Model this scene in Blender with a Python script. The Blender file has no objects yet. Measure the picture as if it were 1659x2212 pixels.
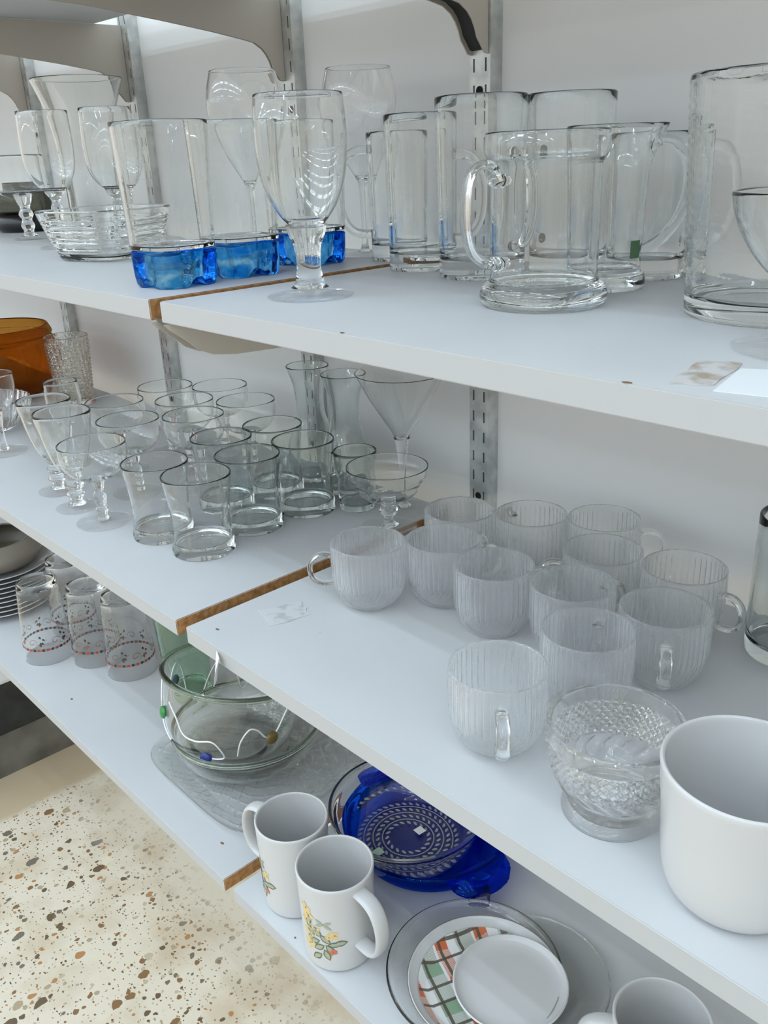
import bpy, bmesh, math, random
from mathutils import Vector, Matrix
random.seed(7)
PI = math.pi
sc = bpy.context.scene
COL = sc.collection

# ------------------------------------------------------------------ camera
F_PX, YAW, PITCH, ROLL = 1905.9, 0.83469, 0.38754, -0.04047
cam_d = bpy.data.cameras.new('camera'); cam = bpy.data.objects.new('camera', cam_d); COL.objects.link(cam)
cam_d.sensor_fit = 'HORIZONTAL'; cam_d.sensor_width = 36.0; cam_d.lens = 36.0 * F_PX / 1659.0
cam_d.clip_start = 0.02
_cy, _sy, _cp, _sp = math.cos(YAW), math.sin(YAW), math.cos(PITCH), math.sin(PITCH)
_f = Vector((-_sy * _cp, _cy * _cp, -_sp)); _r = Vector((_cy, _sy, 0)); _u = _r.cross(_f)
_r2 = math.cos(ROLL) * _r + math.sin(ROLL) * _u; _u2 = -math.sin(ROLL) * _r + math.cos(ROLL) * _u
_m = Matrix((( _r2.x, _u2.x, -_f.x, 0), (_r2.y, _u2.y, -_f.y, -0.84), (_r2.z, _u2.z, -_f.z, 1.45), (0, 0, 0, 1)))
cam.matrix_world = _m
sc.camera = cam

# ------------------------------------------------------------------ light and exposure
world = bpy.data.worlds.new('shop_daylight'); sc.world = world; world.use_nodes = True
_wn, _wl = world.node_tree.nodes, world.node_tree.links; _bg = _wn['Background']; _bg.inputs[1].default_value = 1.0
_tc = _wn.new('ShaderNodeTexCoord'); _sx = _wn.new('ShaderNodeSeparateXYZ'); _wl.new(_tc.outputs['Generated'], _sx.inputs[0])
_wr = _wn.new('ShaderNodeValToRGB'); _we = _wr.color_ramp.elements; _mrw = _wn.new('ShaderNodeMapRange'); _mrw.inputs[1].default_value = -1; _mrw.inputs[2].default_value = 1
_wl.new(_sx.outputs[2], _mrw.inputs[0]); _wl.new(_mrw.outputs[0], _wr.inputs[0]); _wl.new(_wr.outputs[0], _bg.inputs[0])
_we[0].position = 0.42; _we[0].color = (0.72, 0.63, 0.52, 1); _we[1].position = 0.99; _we[1].color = (1.05, 1.18, 1.26, 1)
for _p, _c in ((0.50, (0.86, 0.81, 0.73, 1)), (0.58, (0.95, 0.98, 0.99, 1)), (0.70, (1.22, 1.30, 1.34, 1)), (0.82, (1.20, 1.32, 1.40, 1))):
    _q = _we.new(_p); _q.color = _c
def area(x, y, z, sx, sy, power, color=(0.70, 0.86, 1.0), rz=0.0, tilt=0.0):
    d = bpy.data.lights.new('fluorescent_tube', 'AREA'); d.shape = 'RECTANGLE'; d.size = sx; d.size_y = sy
    d.energy = power; d.color = color
    o = bpy.data.objects.new('fluorescent_tube', d); COL.objects.link(o); o.location = (x, y, z); o.rotation_euler = (tilt, 0, rz)
    return o
for ty in (-1.05, -1.8, -2.6, -3.6):
    for k_ in range(8):
        tx = -4.4 + 0.85*k_
        area(tx, ty, 2.75, 0.60, 0.026, 2.0); area(tx, ty - 0.12, 2.75, 0.60, 0.026, 2.0)
for ty in (-5.4, -7.0, -9.2, -12.0):   # the rows further back in the shop
    for k_ in range(9):
        area(-13.5 + 2.3*k_, ty, 2.75, 1.3, 0.07, 15)
sc.view_settings.view_transform = 'Standard'; sc.view_settings.look = 'None'
sc.view_settings.exposure = -0.17; sc.view_settings.gamma = 1.0; sc.view_settings.use_curve_mapping = False
cy = sc.cycles
cy.max_bounces = 18; cy.transmission_bounces = 16; cy.glossy_bounces = 6; cy.diffuse_bounces = 4; cy.transparent_max_bounces = 16
cy.caustics_reflective = True; cy.caustics_refractive = True; cy.sample_clamp_indirect = 90.0; cy.blur_glossy = 0.5
cy.use_denoising = True; cy.use_adaptive_sampling = True; cy.adaptive_threshold = 0.04

# ------------------------------------------------------------------ materials
def mat(name):
    m = bpy.data.materials.new(name); m.use_nodes = True
    return m, m.node_tree.nodes, m.node_tree.links, m.node_tree.nodes['Principled BSDF']
def plain(name, col, rough=0.5, metal=0.0, spec=0.5):
    m, n, l, b = mat(name)
    b.inputs['Base Color'].default_value = (*col, 1); b.inputs['Roughness'].default_value = rough
    b.inputs['Metallic'].default_value = metal; b.inputs['Specular IOR Level'].default_value = spec
    return m
def glass(name, col=(0.992, 0.997, 0.995), rough=0.0, ior=1.46, bump=None, clear=0.0):
    m = bpy.data.materials.new(name); m.use_nodes = True; n = m.node_tree.nodes; l = m.node_tree.links
    n.clear(); o = n.new('ShaderNodeOutputMaterial'); g = n.new('ShaderNodeBsdfGlass')
    g.inputs['Color'].default_value = (*col, 1); g.inputs['Roughness'].default_value = rough; g.inputs['IOR'].default_value = ior
    if clear:   # thin walls: part of the light passes straight through
        tr = n.new('ShaderNodeBsdfTransparent'); tr.inputs[0].default_value = (*col, 1); mx = n.new('ShaderNodeMixShader'); mx.inputs[0].default_value = clear
        l.new(g.outputs[0], mx.inputs[1]); l.new(tr.outputs[0], mx.inputs[2]); l.new(mx.outputs[0], o.inputs[0])
    else: l.new(g.outputs[0], o.inputs[0])
    if bump:
        tc = n.new('ShaderNodeTexCoord'); t = n.new('ShaderNodeTexNoise'); t.inputs['Scale'].default_value = bump[0]
        mp = n.new('ShaderNodeMapping'); mp.inputs['Scale'].default_value = bump[2] if len(bump) > 2 else (1, 1, 1)
        b = n.new('ShaderNodeBump'); b.inputs['Strength'].default_value = bump[1]; b.inputs['Distance'].default_value = 0.001
        l.new(tc.outputs['Object'], mp.inputs[0]); l.new(mp.outputs[0], t.inputs['Vector'])
        l.new(t.outputs['Fac'], b.inputs['Height']); l.new(b.outputs[0], g.inputs['Normal'])
    return m
def noise_mix(m, c1, c2, scale, lo, hi, detail=4, coord='Object'):
    n, l = m.node_tree.nodes, m.node_tree.links; b = n['Principled BSDF']
    tc = n.new('ShaderNodeTexCoord'); t = n.new('ShaderNodeTexNoise'); t.inputs['Scale'].default_value = scale; t.inputs['Detail'].default_value = detail
    r = n.new('ShaderNodeMapRange'); r.inputs[1].default_value = lo; r.inputs[2].default_value = hi
    x = n.new('ShaderNodeMix'); x.data_type = 'RGBA'; x.inputs[6].default_value = (*c1, 1); x.inputs[7].default_value = (*c2, 1)
    l.new(tc.outputs[coord], t.inputs['Vector']); l.new(t.outputs['Fac'], r.inputs[0]); l.new(r.outputs[0], x.inputs[0]); l.new(x.outputs[2], b.inputs['Base Color'])
    return x
M = {}
M['glass'] = glass('clear_glass')
M['thin'] = glass('thin_clear_glass', (0.997, 0.999, 0.998), ior=1.42)
M['grey_glass'] = glass('grey_tinted_glass', (0.955, 0.968, 0.965))
M['rib_glass'] = glass('ribbed_glass', (0.997, 0.999, 1.0), 0.03, 1.42, (220, 0.16, (1, 1, 6)), clear=0.28)
M['cut_glass'] = glass('pressed_glass', (0.993, 0.997, 0.994), 0.0, 1.5)
M['frost_glass'] = glass('textured_glass', (0.985, 0.98, 0.962), 0.03, 1.5, (160, 0.9))
M['green_glass'] = glass('green_glass', (0.86, 0.935, 0.87), 0.0, 1.46)
M['rim_glass'] = glass('thick_green_grey_glass', (0.988, 0.993, 0.987), 0.0, 1.5)
M['blue_base'] = glass('blue_tumbler_base', (0.14, 0.50, 0.90), 0.06, 1.45, (60, 0.8))
_n, _l = M['blue_base'].node_tree.nodes, M['blue_base'].node_tree.links
_g = [q for q in _n if q.type == 'BSDF_GLASS'][0]; _t2 = _n.new('ShaderNodeTexCoord'); _nz = _n.new('ShaderNodeTexNoise'); _nz.inputs['Scale'].default_value = 38; _nz.inputs['Distortion'].default_value = 1.5
_cr = _n.new('ShaderNodeValToRGB'); _cr.color_ramp.elements[0].position = 0.42; _cr.color_ramp.elements[0].color = (0.09, 0.46, 0.86, 1); _cr.color_ramp.elements[1].position = 0.66; _cr.color_ramp.elements[1].color = (0.62, 0.86, 0.97, 1)
_l.new(_t2.outputs['Object'], _nz.inputs['Vector']); _l.new(_nz.outputs['Fac'], _cr.inputs[0]); _l.new(_cr.outputs[0], _g.inputs['Color'])
M['cobalt'] = glass('cobalt_glass', (0.07, 0.30, 0.92), 0.03, 1.5, clear=0.15)
M['smoke'] = glass('smoky_glass', (0.60, 0.60, 0.56), 0.03)
M['amber'] = glass('amber_glass', (0.74, 0.50, 0.22), 0.03, 1.5)
_n, _l = M['rib_glass'].node_tree.nodes, M['rib_glass'].node_tree.links
_df = _n.new('ShaderNodeBsdfDiffuse'); _df.inputs[0].default_value = (0.92, 0.94, 0.95, 1); _tl = _n.new('ShaderNodeBsdfTranslucent'); _tl.inputs[0].default_value = (0.92, 0.94, 0.95, 1)
_m1 = _n.new('ShaderNodeMixShader'); _m1.inputs[0].default_value = 0.5; _l.new(_df.outputs[0], _m1.inputs[1]); _l.new(_tl.outputs[0], _m1.inputs[2])
_o = [q for q in _n if q.type == 'OUTPUT_MATERIAL'][0]; _src = _o.inputs[0].links[0].from_socket
_m2 = _n.new('ShaderNodeMixShader'); _m2.inputs[0].default_value = 0.12; _l.new(_src, _m2.inputs[1]); _l.new(_m1.outputs[0], _m2.inputs[2]); _l.new(_m2.outputs[0], _o.inputs[0])
M['ring_glass'] = glass('rolled_rim_glass', (0.80, 0.84, 0.79), 0.0, 1.5)
M['foot'] = glass('stem_foot_glass', (0.997, 0.999, 0.998), clear=0.72)
M['platter'] = glass('platter_glass', (0.995, 0.998, 0.995), 0.0, 1.5, clear=0.4)
M['diamond'] = glass('diamond_cut_glass', (0.996, 0.998, 0.996), 0.0, 1.48, clear=0.12)
M['ceramic'] = plain('white_ceramic', (0.55, 0.547, 0.54), 0.18, 0, 0.5)
M['pot'] = plain('grey_brown_stoneware', (0.26, 0.23, 0.19), 0.35)
M['black'] = plain('black_glaze', (0.012, 0.012, 0.012), 0.25)
M['dark_rim'] = plain('dark_rim_paint', (0.16, 0.14, 0.12), 0.5)
M['sticker'] = plain('white_sticker', (0.8, 0.8, 0.78), 0.6)
M['gsticker'] = plain('pale_green_sticker', (0.5, 0.68, 0.52), 0.6)
M['dgreen'] = plain('green_sticker', (0.08, 0.17, 0.08), 0.6)
M['chip'] = plain('brown_chip', (0.20, 0.10, 0.04), 0.8)
M['wire'] = plain('silver_wire', (0.88, 0.88, 0.87), 0.3, 0.3)
M['red'] = plain('red_enamel', (0.45, 0.05, 0.02), 0.4); M['dark'] = plain('dark_enamel', (0.035, 0.035, 0.03), 0.4)
M['brown_enamel'] = plain('brown_enamel', (0.26, 0.11, 0.04), 0.4)
M['yellow'] = plain('yellow_petal', (0.66, 0.50, 0.22), 0.35); M['leaf'] = plain('green_leaf', (0.11, 0.14, 0.08), 0.35)
M['leaf2'] = plain('pale_leaf', (0.36, 0.38, 0.27), 0.35); M['petal_red'] = plain('rose_petal', (0.52, 0.16, 0.09), 0.35)
M['slot'] = plain('slot_shadow', (0.01, 0.01, 0.01), 0.9)
M['metal'] = plain('galvanised_steel', (0.52, 0.54, 0.53), 0.35, 0.55); noise_mix(M['metal'], (0.46, 0.48, 0.47), (0.70, 0.72, 0.70), 40, 0.35, 0.65)
M['bracket'] = plain('grey_painted_steel', (0.52, 0.475, 0.41), 0.45, 0.1)
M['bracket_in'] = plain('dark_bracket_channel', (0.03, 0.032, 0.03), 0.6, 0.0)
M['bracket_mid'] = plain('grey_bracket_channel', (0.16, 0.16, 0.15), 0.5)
M['tape'] = plain('old_tape', (0.60, 0.56, 0.50), 0.5); noise_mix(M['tape'], (0.56, 0.55, 0.54), (0.36, 0.29, 0.22), 55, 0.45, 0.62)
M['clear_tape'] = plain('yellowed_clear_tape', (0.70, 0.70, 0.68), 0.35); noise_mix(M['clear_tape'], (0.585, 0.595, 0.60), (0.46, 0.465, 0.46), 70, 0.5, 0.6)
M['paper'] = plain('white_paper', (0.74, 0.76, 0.77), 0.7)
# white laminate of the shelves, with faint scuffs and tiny flecks
m, n, l, b = mat('white_laminate'); M['laminate'] = m
x1 = noise_mix(m, (0.565, 0.573, 0.580), (0.530, 0.540, 0.548), 7, 0.45, 0.75, 8)
tc = n.new('ShaderNodeTexCoord'); v = n.new('ShaderNodeTexNoise'); v.inputs['Scale'].default_value = 52; v.inputs['Detail'].default_value = 3
r = n.new('ShaderNodeMapRange'); r.inputs[1].default_value = 0.755; r.inputs[2].default_value = 0.80
x2 = n.new('ShaderNodeMix'); x2.data_type = 'RGBA'; x2.inputs[7].default_value = (0.45, 0.42, 0.38, 1)
l.new(tc.outputs['Object'], v.inputs['Vector']); l.new(v.outputs['Fac'], r.inputs[0]); l.new(r.outputs[0], x2.inputs[0]); l.new(x1.outputs[2], x2.inputs[6]); l.new(x2.outputs[2], b.inputs['Base Color'])
b.inputs['Roughness'].default_value = 0.42
M['edge'] = plain('shaded_edge_banding', (0.455, 0.455, 0.45), 0.45)  # greyer edge strip, its colour also darkened to offset strong light on front faces
# raw particleboard end
M['chipboard'] = plain('raw_particleboard', (0.4, 0.2, 0.08), 0.85); noise_mix(M['chipboard'], (0.46, 0.235, 0.085), (0.24, 0.105, 0.03), 150, 0.35, 0.7, 6)
# painted wall
M['wall'] = plain('painted_wall', (0.66, 0.64, 0.60), 0.7); noise_mix(M['wall'], (0.885, 0.885, 0.87), (0.85, 0.85, 0.835), 3.5, 0.3, 0.7)
# terrazzo floor
m, n, l, b = mat('terrazzo'); M['floor'] = m
def N(t, **k):
    q = n.new(t)
    for a, c in k.items(): setattr(q, a, c)
    return q
tc = N('ShaderNodeTexCoord'); wob = N('ShaderNodeTexNoise'); wob.inputs['Scale'].default_value = 55; wob.inputs['Detail'].default_value = 2
l.new(tc.outputs['Object'], wob.inputs['Vector'])
wm = N('ShaderNodeVectorMath', operation='MULTIPLY_ADD'); wm.inputs[1].default_value = (0.012, 0.012, 0.0); l.new(wob.outputs['Color'], wm.inputs[0]); l.new(tc.outputs['Object'], wm.inputs[2])
base = N('ShaderNodeTexNoise'); base.inputs['Scale'].default_value = 9; base.inputs['Detail'].default_value = 8; l.new(tc.outputs['Object'], base.inputs['Vector'])
bm_ = N('ShaderNodeMix', data_type='RGBA'); bm_.inputs[6].default_value = (0.66, 0.585, 0.465, 1); bm_.inputs[7].default_value = (0.53, 0.43, 0.30, 1)
br = N('ShaderNodeMapRange'); br.inputs[1].default_value = 0.45; br.inputs[2].default_value = 0.72; l.new(base.outputs['Fac'], br.inputs[0]); l.new(br.outputs[0], bm_.inputs[0])
cur = bm_.outputs[2]
sep = N('ShaderNodeSeparateXYZ'); l.new(tc.outputs['Object'], sep.inputs[0])
# bare concrete strip beside the cabinet and along the wall, where no stones show
def mr(src, a, c):
    q = N('ShaderNodeMapRange'); q.inputs[1].default_value = a; q.inputs[2].default_value = c; l.new(src, q.inputs[0]); return q.outputs[0]
def ma(op, a, c=None):
    q = N('ShaderNodeMath', operation=op)
    (l.new(a, q.inputs[0]) if not isinstance(a, (int, float)) else setattr(q.inputs[0], 'default_value', a))
    if c is not None: (l.new(c, q.inputs[1]) if not isinstance(c, (int, float)) else setattr(q.inputs[1], 'default_value', c))
    return q.outputs[0]
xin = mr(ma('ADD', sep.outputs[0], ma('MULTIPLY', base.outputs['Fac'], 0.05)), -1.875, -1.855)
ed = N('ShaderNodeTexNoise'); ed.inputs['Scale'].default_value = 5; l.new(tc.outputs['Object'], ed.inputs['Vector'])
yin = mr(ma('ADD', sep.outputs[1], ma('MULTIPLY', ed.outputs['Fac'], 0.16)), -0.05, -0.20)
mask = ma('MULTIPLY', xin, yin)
for sc_, thr, soft, dens, sq in ((125, 0.36, 0.05, 0.40, 1.25), (64, 0.42, 0.04, 0.38, 1.0), (38, 0.42, 0.03, 0.22, 0.8)):
    mp = N('ShaderNodeMapping'); mp.inputs['Scale'].default_value = (1.0, sq, 1.0); mp.inputs['Location'].default_value = (sc_ * 0.013, sc_ * 0.007, 0); l.new(wm.outputs[0], mp.inputs[0])
    vo = N('ShaderNodeTexVoronoi', voronoi_dimensions='2D'); vo.inputs['Scale'].default_value = sc_; l.new(mp.outputs[0], vo.inputs['Vector'])
    sr = N('ShaderNodeSeparateColor'); l.new(vo.outputs['Color'], sr.inputs[0])
    rad = ma('MULTIPLY', sr.outputs[1], thr)
    inside = mr(ma('SUBTRACT', rad, vo.outputs['Distance']), -soft * 0.3, soft * 0.5)
    pick = ma('LESS_THAN', sr.outputs[0], dens)
    fac = ma('MULTIPLY', ma('MULTIPLY', inside, pick), mask)
    rp = N('ShaderNodeValToRGB'); e = rp.color_ramp.elements
    e[0].color = (0.13, 0.085, 0.045, 1); e[0].position = 0.0; e[1].color = (0.55, 0.38, 0.17, 1); e[1].position = 1.0
    for ps, cc in ((0.25, (0.22, 0.12, 0.05, 1)), (0.42, (0.38, 0.30, 0.19, 1)), (0.58, (0.16, 0.135, 0.10, 1)), (0.72, (0.40, 0.20, 0.075, 1)), (0.86, (0.46, 0.39, 0.27, 1))):
        q = e.new(ps); q.color = cc
    rp.color_ramp.interpolation = 'CONSTANT'
    l.new(sr.outputs[2], rp.inputs[0])
    mx = N('ShaderNodeMix', data_type='RGBA'); l.new(fac, mx.inputs[0]); l.new(cur, mx.inputs[6]); l.new(rp.outputs[0], mx.inputs[7]); cur = mx.outputs[2]
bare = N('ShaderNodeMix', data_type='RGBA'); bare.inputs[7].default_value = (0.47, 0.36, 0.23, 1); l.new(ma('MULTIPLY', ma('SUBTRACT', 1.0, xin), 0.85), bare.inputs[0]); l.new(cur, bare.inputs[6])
l.new(bare.outputs[2], b.inputs['Base Color']); b.inputs['Roughness'].default_value = 0.38
# tartan plate centre
m, n, l, b = mat('tartan_print'); M['plaid'] = m
tc = N('ShaderNodeTexCoord'); mp = N('ShaderNodeMapping'); mp.inputs['Rotation'].default_value = (0, 0, 0.38); l.new(tc.outputs['Object'], mp.inputs[0])
sep = N('ShaderNodeSeparateXYZ'); l.new(mp.outputs[0], sep.inputs[0])
def band(src, period, off, width):
    fr = ma('FRACT', ma('ADD', ma('DIVIDE', src, period), off)); return ma('LESS_THAN', fr, width)
U, V = sep.outputs[0], sep.outputs[1]
hat = ma('LESS_THAN', ma('FRACT', ma('MULTIPLY', ma('ADD', U, V), 720.0)), 0.6)
cur = None
def over(prev, fac, col):
    q = N('ShaderNodeMix', data_type='RGBA'); l.new(fac, q.inputs[0]); q.inputs[7].default_value = (*col, 1)
    if prev is None: q.inputs[6].default_value = (0.76, 0.75, 0.73, 1)
    else: l.new(prev, q.inputs[6])
    return q.outputs[2]
g1 = band(V, 0.045, 0.10, 0.42); o1 = band(V, 0.045, 0.62, 0.30); g2 = band(U, 0.045, 0.0, 0.36); o2 = band(U, 0.045, 0.5, 0.30)
cur = over(cur, ma('MULTIPLY', g1, hat), (0.30, 0.36, 0.28)); cur = over(cur, ma('MULTIPLY', o1, hat), (0.55, 0.16, 0.04))
cur = over(cur, ma('MULTIPLY', g2, ma('MULTIPLY', g1, 0.8)), (0.20, 0.33, 0.20)); cur = over(cur, ma('MULTIPLY', o2, ma('MULTIPLY', o1, 0.9)), (0.60, 0.12, 0.03))
for s_, of in ((V, 0.05), (V, 0.55), (U, 0.02), (U, 0.42)):
    cur = over(cur, ma('MULTIPLY', band(s_, 0.045, of, 0.07), 0.9), (0.09, 0.07, 0.05))
l.new(cur, b.inputs['Base Color']); b.inputs['Roughness'].default_value = 0.25
# black / grey crate side with scuffs
M['crate'] = plain('scuffed_black_board', (0.02, 0.022, 0.02), 0.55); noise_mix(M['crate'], (0.008, 0.009, 0.008), (0.028, 0.031, 0.028), 22, 0.35, 0.75, 8)
M['plinth'] = plain('scuffed_grey_board', (0.1, 0.1, 0.09), 0.55); noise_mix(M['plinth'], (0.06, 0.06, 0.052), (0.16, 0.15, 0.125), 9, 0.35, 0.7, 8)
M['pale_top'] = plain('pale_board', (0.62, 0.61, 0.58), 0.5)

# ------------------------------------------------------------------ mesh helpers
def link(name, me, m, parent=None, loc=None, rz=0.0, label=None):
    o = bpy.data.objects.new(name, me); COL.objects.link(o)
    if m is not None:
        for q in (m if isinstance(m, (list, tuple)) else [m]): me.materials.append(q)
    if parent is not None: o.parent = parent
    if loc is not None: o.location = loc
    o.rotation_euler[2] = rz
    if label: o['label'] = label
    return o
def tag(o, label=None, cat=None, group=None, kind=None):
    if label: o['label'] = label
    if cat: o['category'] = cat
    if group: o['group'] = group
    if kind: o['kind'] = kind
    return o
def thing(name, loc, label, cat, group=None, rz=0.0):
    o = bpy.data.objects.new(name, None); COL.objects.link(o); o.empty_display_size = 0.02
    o.location = loc; o.rotation_euler[2] = rz
    return tag(o, label, cat, group)
def meshify(verts, faces, smooth=True, angle=42, idx=None, fix=False):
    me = bpy.data.meshes.new('m'); me.from_pydata(verts, [], faces); me.update()
    if fix:
        b2 = bmesh.new(); b2.from_mesh(me); bmesh.ops.recalc_face_normals(b2, faces=b2.faces); b2.to_mesh(me); b2.free()
    if idx:
        for p_, i in zip(me.polygons, idx): p_.material_index = i
    if smooth:
        for p_ in me.polygons: p_.use_smooth = True
        me.set_sharp_from_angle(angle=math.radians(angle))
    return me
def spl(pts, k=6):
    out = []
    P = [pts[0]] + list(pts) + [pts[-1]]
    for i in range(1, len(P) - 2):
        p0, p1, p2, p3 = P[i-1], P[i], P[i+1], P[i+2]
        for j in range(k):
            t = j / k
            out.append(tuple(0.5 * ((2*p1[a]) + (-p0[a]+p2[a])*t + (2*p0[a]-5*p1[a]+4*p2[a]-p3[a])*t*t + (-p0[a]+3*p1[a]-3*p2[a]+p3[a])*t**3) for a in (0, 1)))
    out.append(tuple(pts[-1])); return out
def lathe(prof, seg=64, shape=None, disp=None, closed_axis=True):
    """prof: (r, z) pairs from the axis (r=0) out, up and back; shape(th)->(fx,fy); disp(th,r,z,i)->(r,z)."""
    verts, faces, rings = [], [], []
    for i, (r, z) in enumerate(prof):
        if r < 1e-6:
            rings.append([len(verts)]); verts.append((0, 0, z)); continue
        ring = []
        for k in range(seg):
            th = 2*PI*k/seg; rr, zz = (r, z) if disp is None else disp(th, r, z, i)
            fx, fy = (1, 1) if shape is None else shape(th)
            ring.append(len(verts)); verts.append((rr*fx*math.cos(th), rr*fy*math.sin(th), zz))
        rings.append(ring)
    for a, c in zip(rings[:-1], rings[1:]):
        if len(a) == 1 and len(c) == 1: continue
        for k in range(seg):
            k2 = (k+1) % seg
            if len(a) == 1: faces.append((a[0], c[k2], c[k]))
            elif len(c) == 1: faces.append((a[k], a[k2], c[0]))
            else: faces.append((a[k], a[k2], c[k2], c[k]))
    return meshify(verts, faces, fix=True)
def vessel(outer, t, floor, rim_r=None, bottom_r=None, push=0.0, fround=0.25):
    """outer: dense (r,z) list from foot edge to rim; returns the closed profile of a hollow wall."""
    o = [(0.0, outer[0][1] + push)]
    if push: o.append((outer[0][0]*0.80, outer[0][1] + push))
    o += [(max(outer[0][0] - 0.0015, 0.001), outer[0][1])] + outer[1:] if False else [(outer[0][0]*0.94, outer[0][1])] + list(outer)
    R, Zt = outer[-1]
    rim = [(R - t*0.15, Zt + t*0.30), (R - t*0.5, Zt + t*0.45), (R - t*0.85, Zt + t*0.30)]
    inn = [(max(r - t, 0.0005), z) for r, z in reversed(outer) if z > floor + t*0.6]
    rf = inn[-1][0] if inn else R - t
    fl = [(rf*0.93, floor + t*0.15), (rf*0.75, floor), (0.0, floor)]
    return o + rim + inn + fl
def tube(path, rx, ry=None, seg=12, up=(0, 0, 1), caps=True, taper=None):
    ry = ry or rx; verts, faces = [], []; P = [Vector(p) for p in path]; n_ = len(P); up = Vector(up)
    for i, p in enumerate(P):
        t = (P[min(i+1, n_-1)] - P[max(i-1, 0)]).normalized()
        s = t.cross(up)
        if s.length < 1e-4: s = Vector((1, 0, 0))
        s.normalize(); w = s.cross(t)
        k = 1 if taper is None else taper(i/(n_-1))
        for j in range(seg):
            a = 2*PI*j/seg; verts.append(tuple(p + s*rx*k*math.cos(a) + w*ry*k*math.sin(a)))
    for i in range(n_-1):
        for j in range(seg):
            j2 = (j+1) % seg; faces.append((i*seg+j, (i+1)*seg+j, (i+1)*seg+j2, i*seg+j2))
    if caps: faces.append(tuple(range(seg))); faces.append(tuple(range((n_-1)*seg, n_*seg))[::-1])
    return meshify(verts, faces, fix=True)
def boxes(bs, bevel=0.0, smooth=False):
    bm = bmesh.new()
    for (x0, x1, y0, y1, z0, z1) in bs:
        r_ = bmesh.ops.create_cube(bm, size=1.0)
        for v_ in r_['verts']:
            v_.co = Vector(((x0+x1)/2 + v_.co.x*(x1-x0), (y0+y1)/2 + v_.co.y*(y1-y0), (z0+z1)/2 + v_.co.z*(z1-z0)))
    if bevel: bmesh.ops.bevel(bm, geom=list(bm.edges), offset=bevel, segments=2, affect='EDGES')
    me = bpy.data.meshes.new('m'); bm.to_mesh(me); bm.free(); return me
def arc_path(r0, z0, z1, out, n_=14, bulge=1.0, y=0.0):
    """C-shaped handle in the xz plane, from (r0,z0) up to (r0,z1), reaching out."""
    pts = []
    for i in range(n_+1):
        a = -PI/2 + PI*i/n_
        pts.append((r0 + out*abs(math.cos(a))**bulge, y, (z0+z1)/2 + (z1-z0)/2*math.sin(a)))
    return pts
def fan_prism(outline, th):
    """flat outline (x,y) -> thin plate lying at z 0..th"""
    n_ = len(outline); v_ = [(x, y, 0) for x, y in outline] + [(x, y, th) for x, y in outline]
    f_ = [tuple(range(n_))[::-1], tuple(range(n_, 2*n_))] + [(i, (i+1) % n_, n_+(i+1) % n_, n_+i) for i in range(n_)]
    return meshify(v_, f_, smooth=False)

# ------------------------------------------------------------------ the room
Z3, Z2, Z1, Z4U = 1.3352, 1.0157, 0.6619, 1.661
T = 0.0185
def S(o): o['kind'] = 'structure'; return o
S(link('floor', boxes([(-4.2, 2.0, -4.2, 0.06, -0.04, 0)]), M['floor']))
S(link('wall_back', boxes([(-4.2, 2.0, 0.0, 0.06, 0, 2.9)]), M['wall']))

# low black cabinet at the far left, on the floor
t = thing('low_cabinet', (-2.40, -0.25, 0), 'low black cabinet with pale top standing on the floor under the lowest shelf', 'cabinet')
link('body', boxes([(-0.355, 0.355, -0.235, 0.20, 0.1215, 0.262)], 0.002), M['crate'], t)
link('plinth', boxes([(-0.352, 0.352, -0.232, 0.20, 0.0, 0.120)]), M['plinth'], t, label='scuffed grey plinth')
link('cabinet_top', boxes([(-0.358, 0.358, -0.240, 0.20, 0.2625, 0.270)]), M['pale_top'], t, label='pale top board')

# slotted uprights
def upright_mesh(z0, z1, pitch=0.0267, off=0.0):
    w, d, th = 0.0152, 0.020, 0.0018
    cols = [-w, -0.0098, -0.0074, 0.0074, 0.0098, w]
    verts, faces = [], []
    def q(a, b_, c, d_):
        i = len(verts); verts.extend([a, b_, c, d_]); faces.append((i, i+1, i+2, i+3))
    zs = []; z = z0
    k = math.ceil((z0 - off)/pitch)
    while off + k*pitch + 0.013 < z1:
        zs.append((off + k*pitch, off + k*pitch + 0.0135)); k += 1
    rows = [z0] + [v_ for s_ in zs for v_ in s_] + [z1]
    for ri in range(len(rows)-1):
        a, b_ = rows[ri], rows[ri+1]; slot = ri % 2 == 1
        for ci in range(5):
            if slot and ci in (1, 3):
                x0, x1 = cols[ci], cols[ci+1]   # recess of the slot
                q((x0, -d, a), (x0, -d+0.010, a), (x0, -d+0.010, b_), (x0, -d, b_)); q((x1, -d+0.010, a), (x1, -d, a), (x1, -d, b_), (x1, -d+0.010, b_))
                continue
            q((cols[ci], -d, a), (cols[ci+1], -d, a), (cols[ci+1], -d, b_), (cols[ci], -d, b_))
    q((-w, 0, z0), (-w, -d, z0), (-w, -d, z1), (-w, 0, z1)); q((w, -d, z0), (w, 0, z0), (w, 0, z1), (w, -d, z1))
    n0 = len(faces); idx = [0]*n0
    q((-w+th, -0.009, z0), (w-th, -0.009, z0), (w-th, -0.009, z1), (-w+th, -0.009, z1)); idx.append(1)
    return meshify(verts, faces, smooth=False, idx=idx)
UPX = [-1.93, -1.502, -1.065, -0.7185]
ul = ['slotted metal upright on the wall behind the flared tall glass, leftmost of the uprights', 'slotted metal upright behind the shallow dessert glasses, second from the left',
      'slotted metal upright on the wall behind the slim-necked carafe', 'slotted metal upright on the wall above the round screw hole, right of the martini glass']
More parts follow.
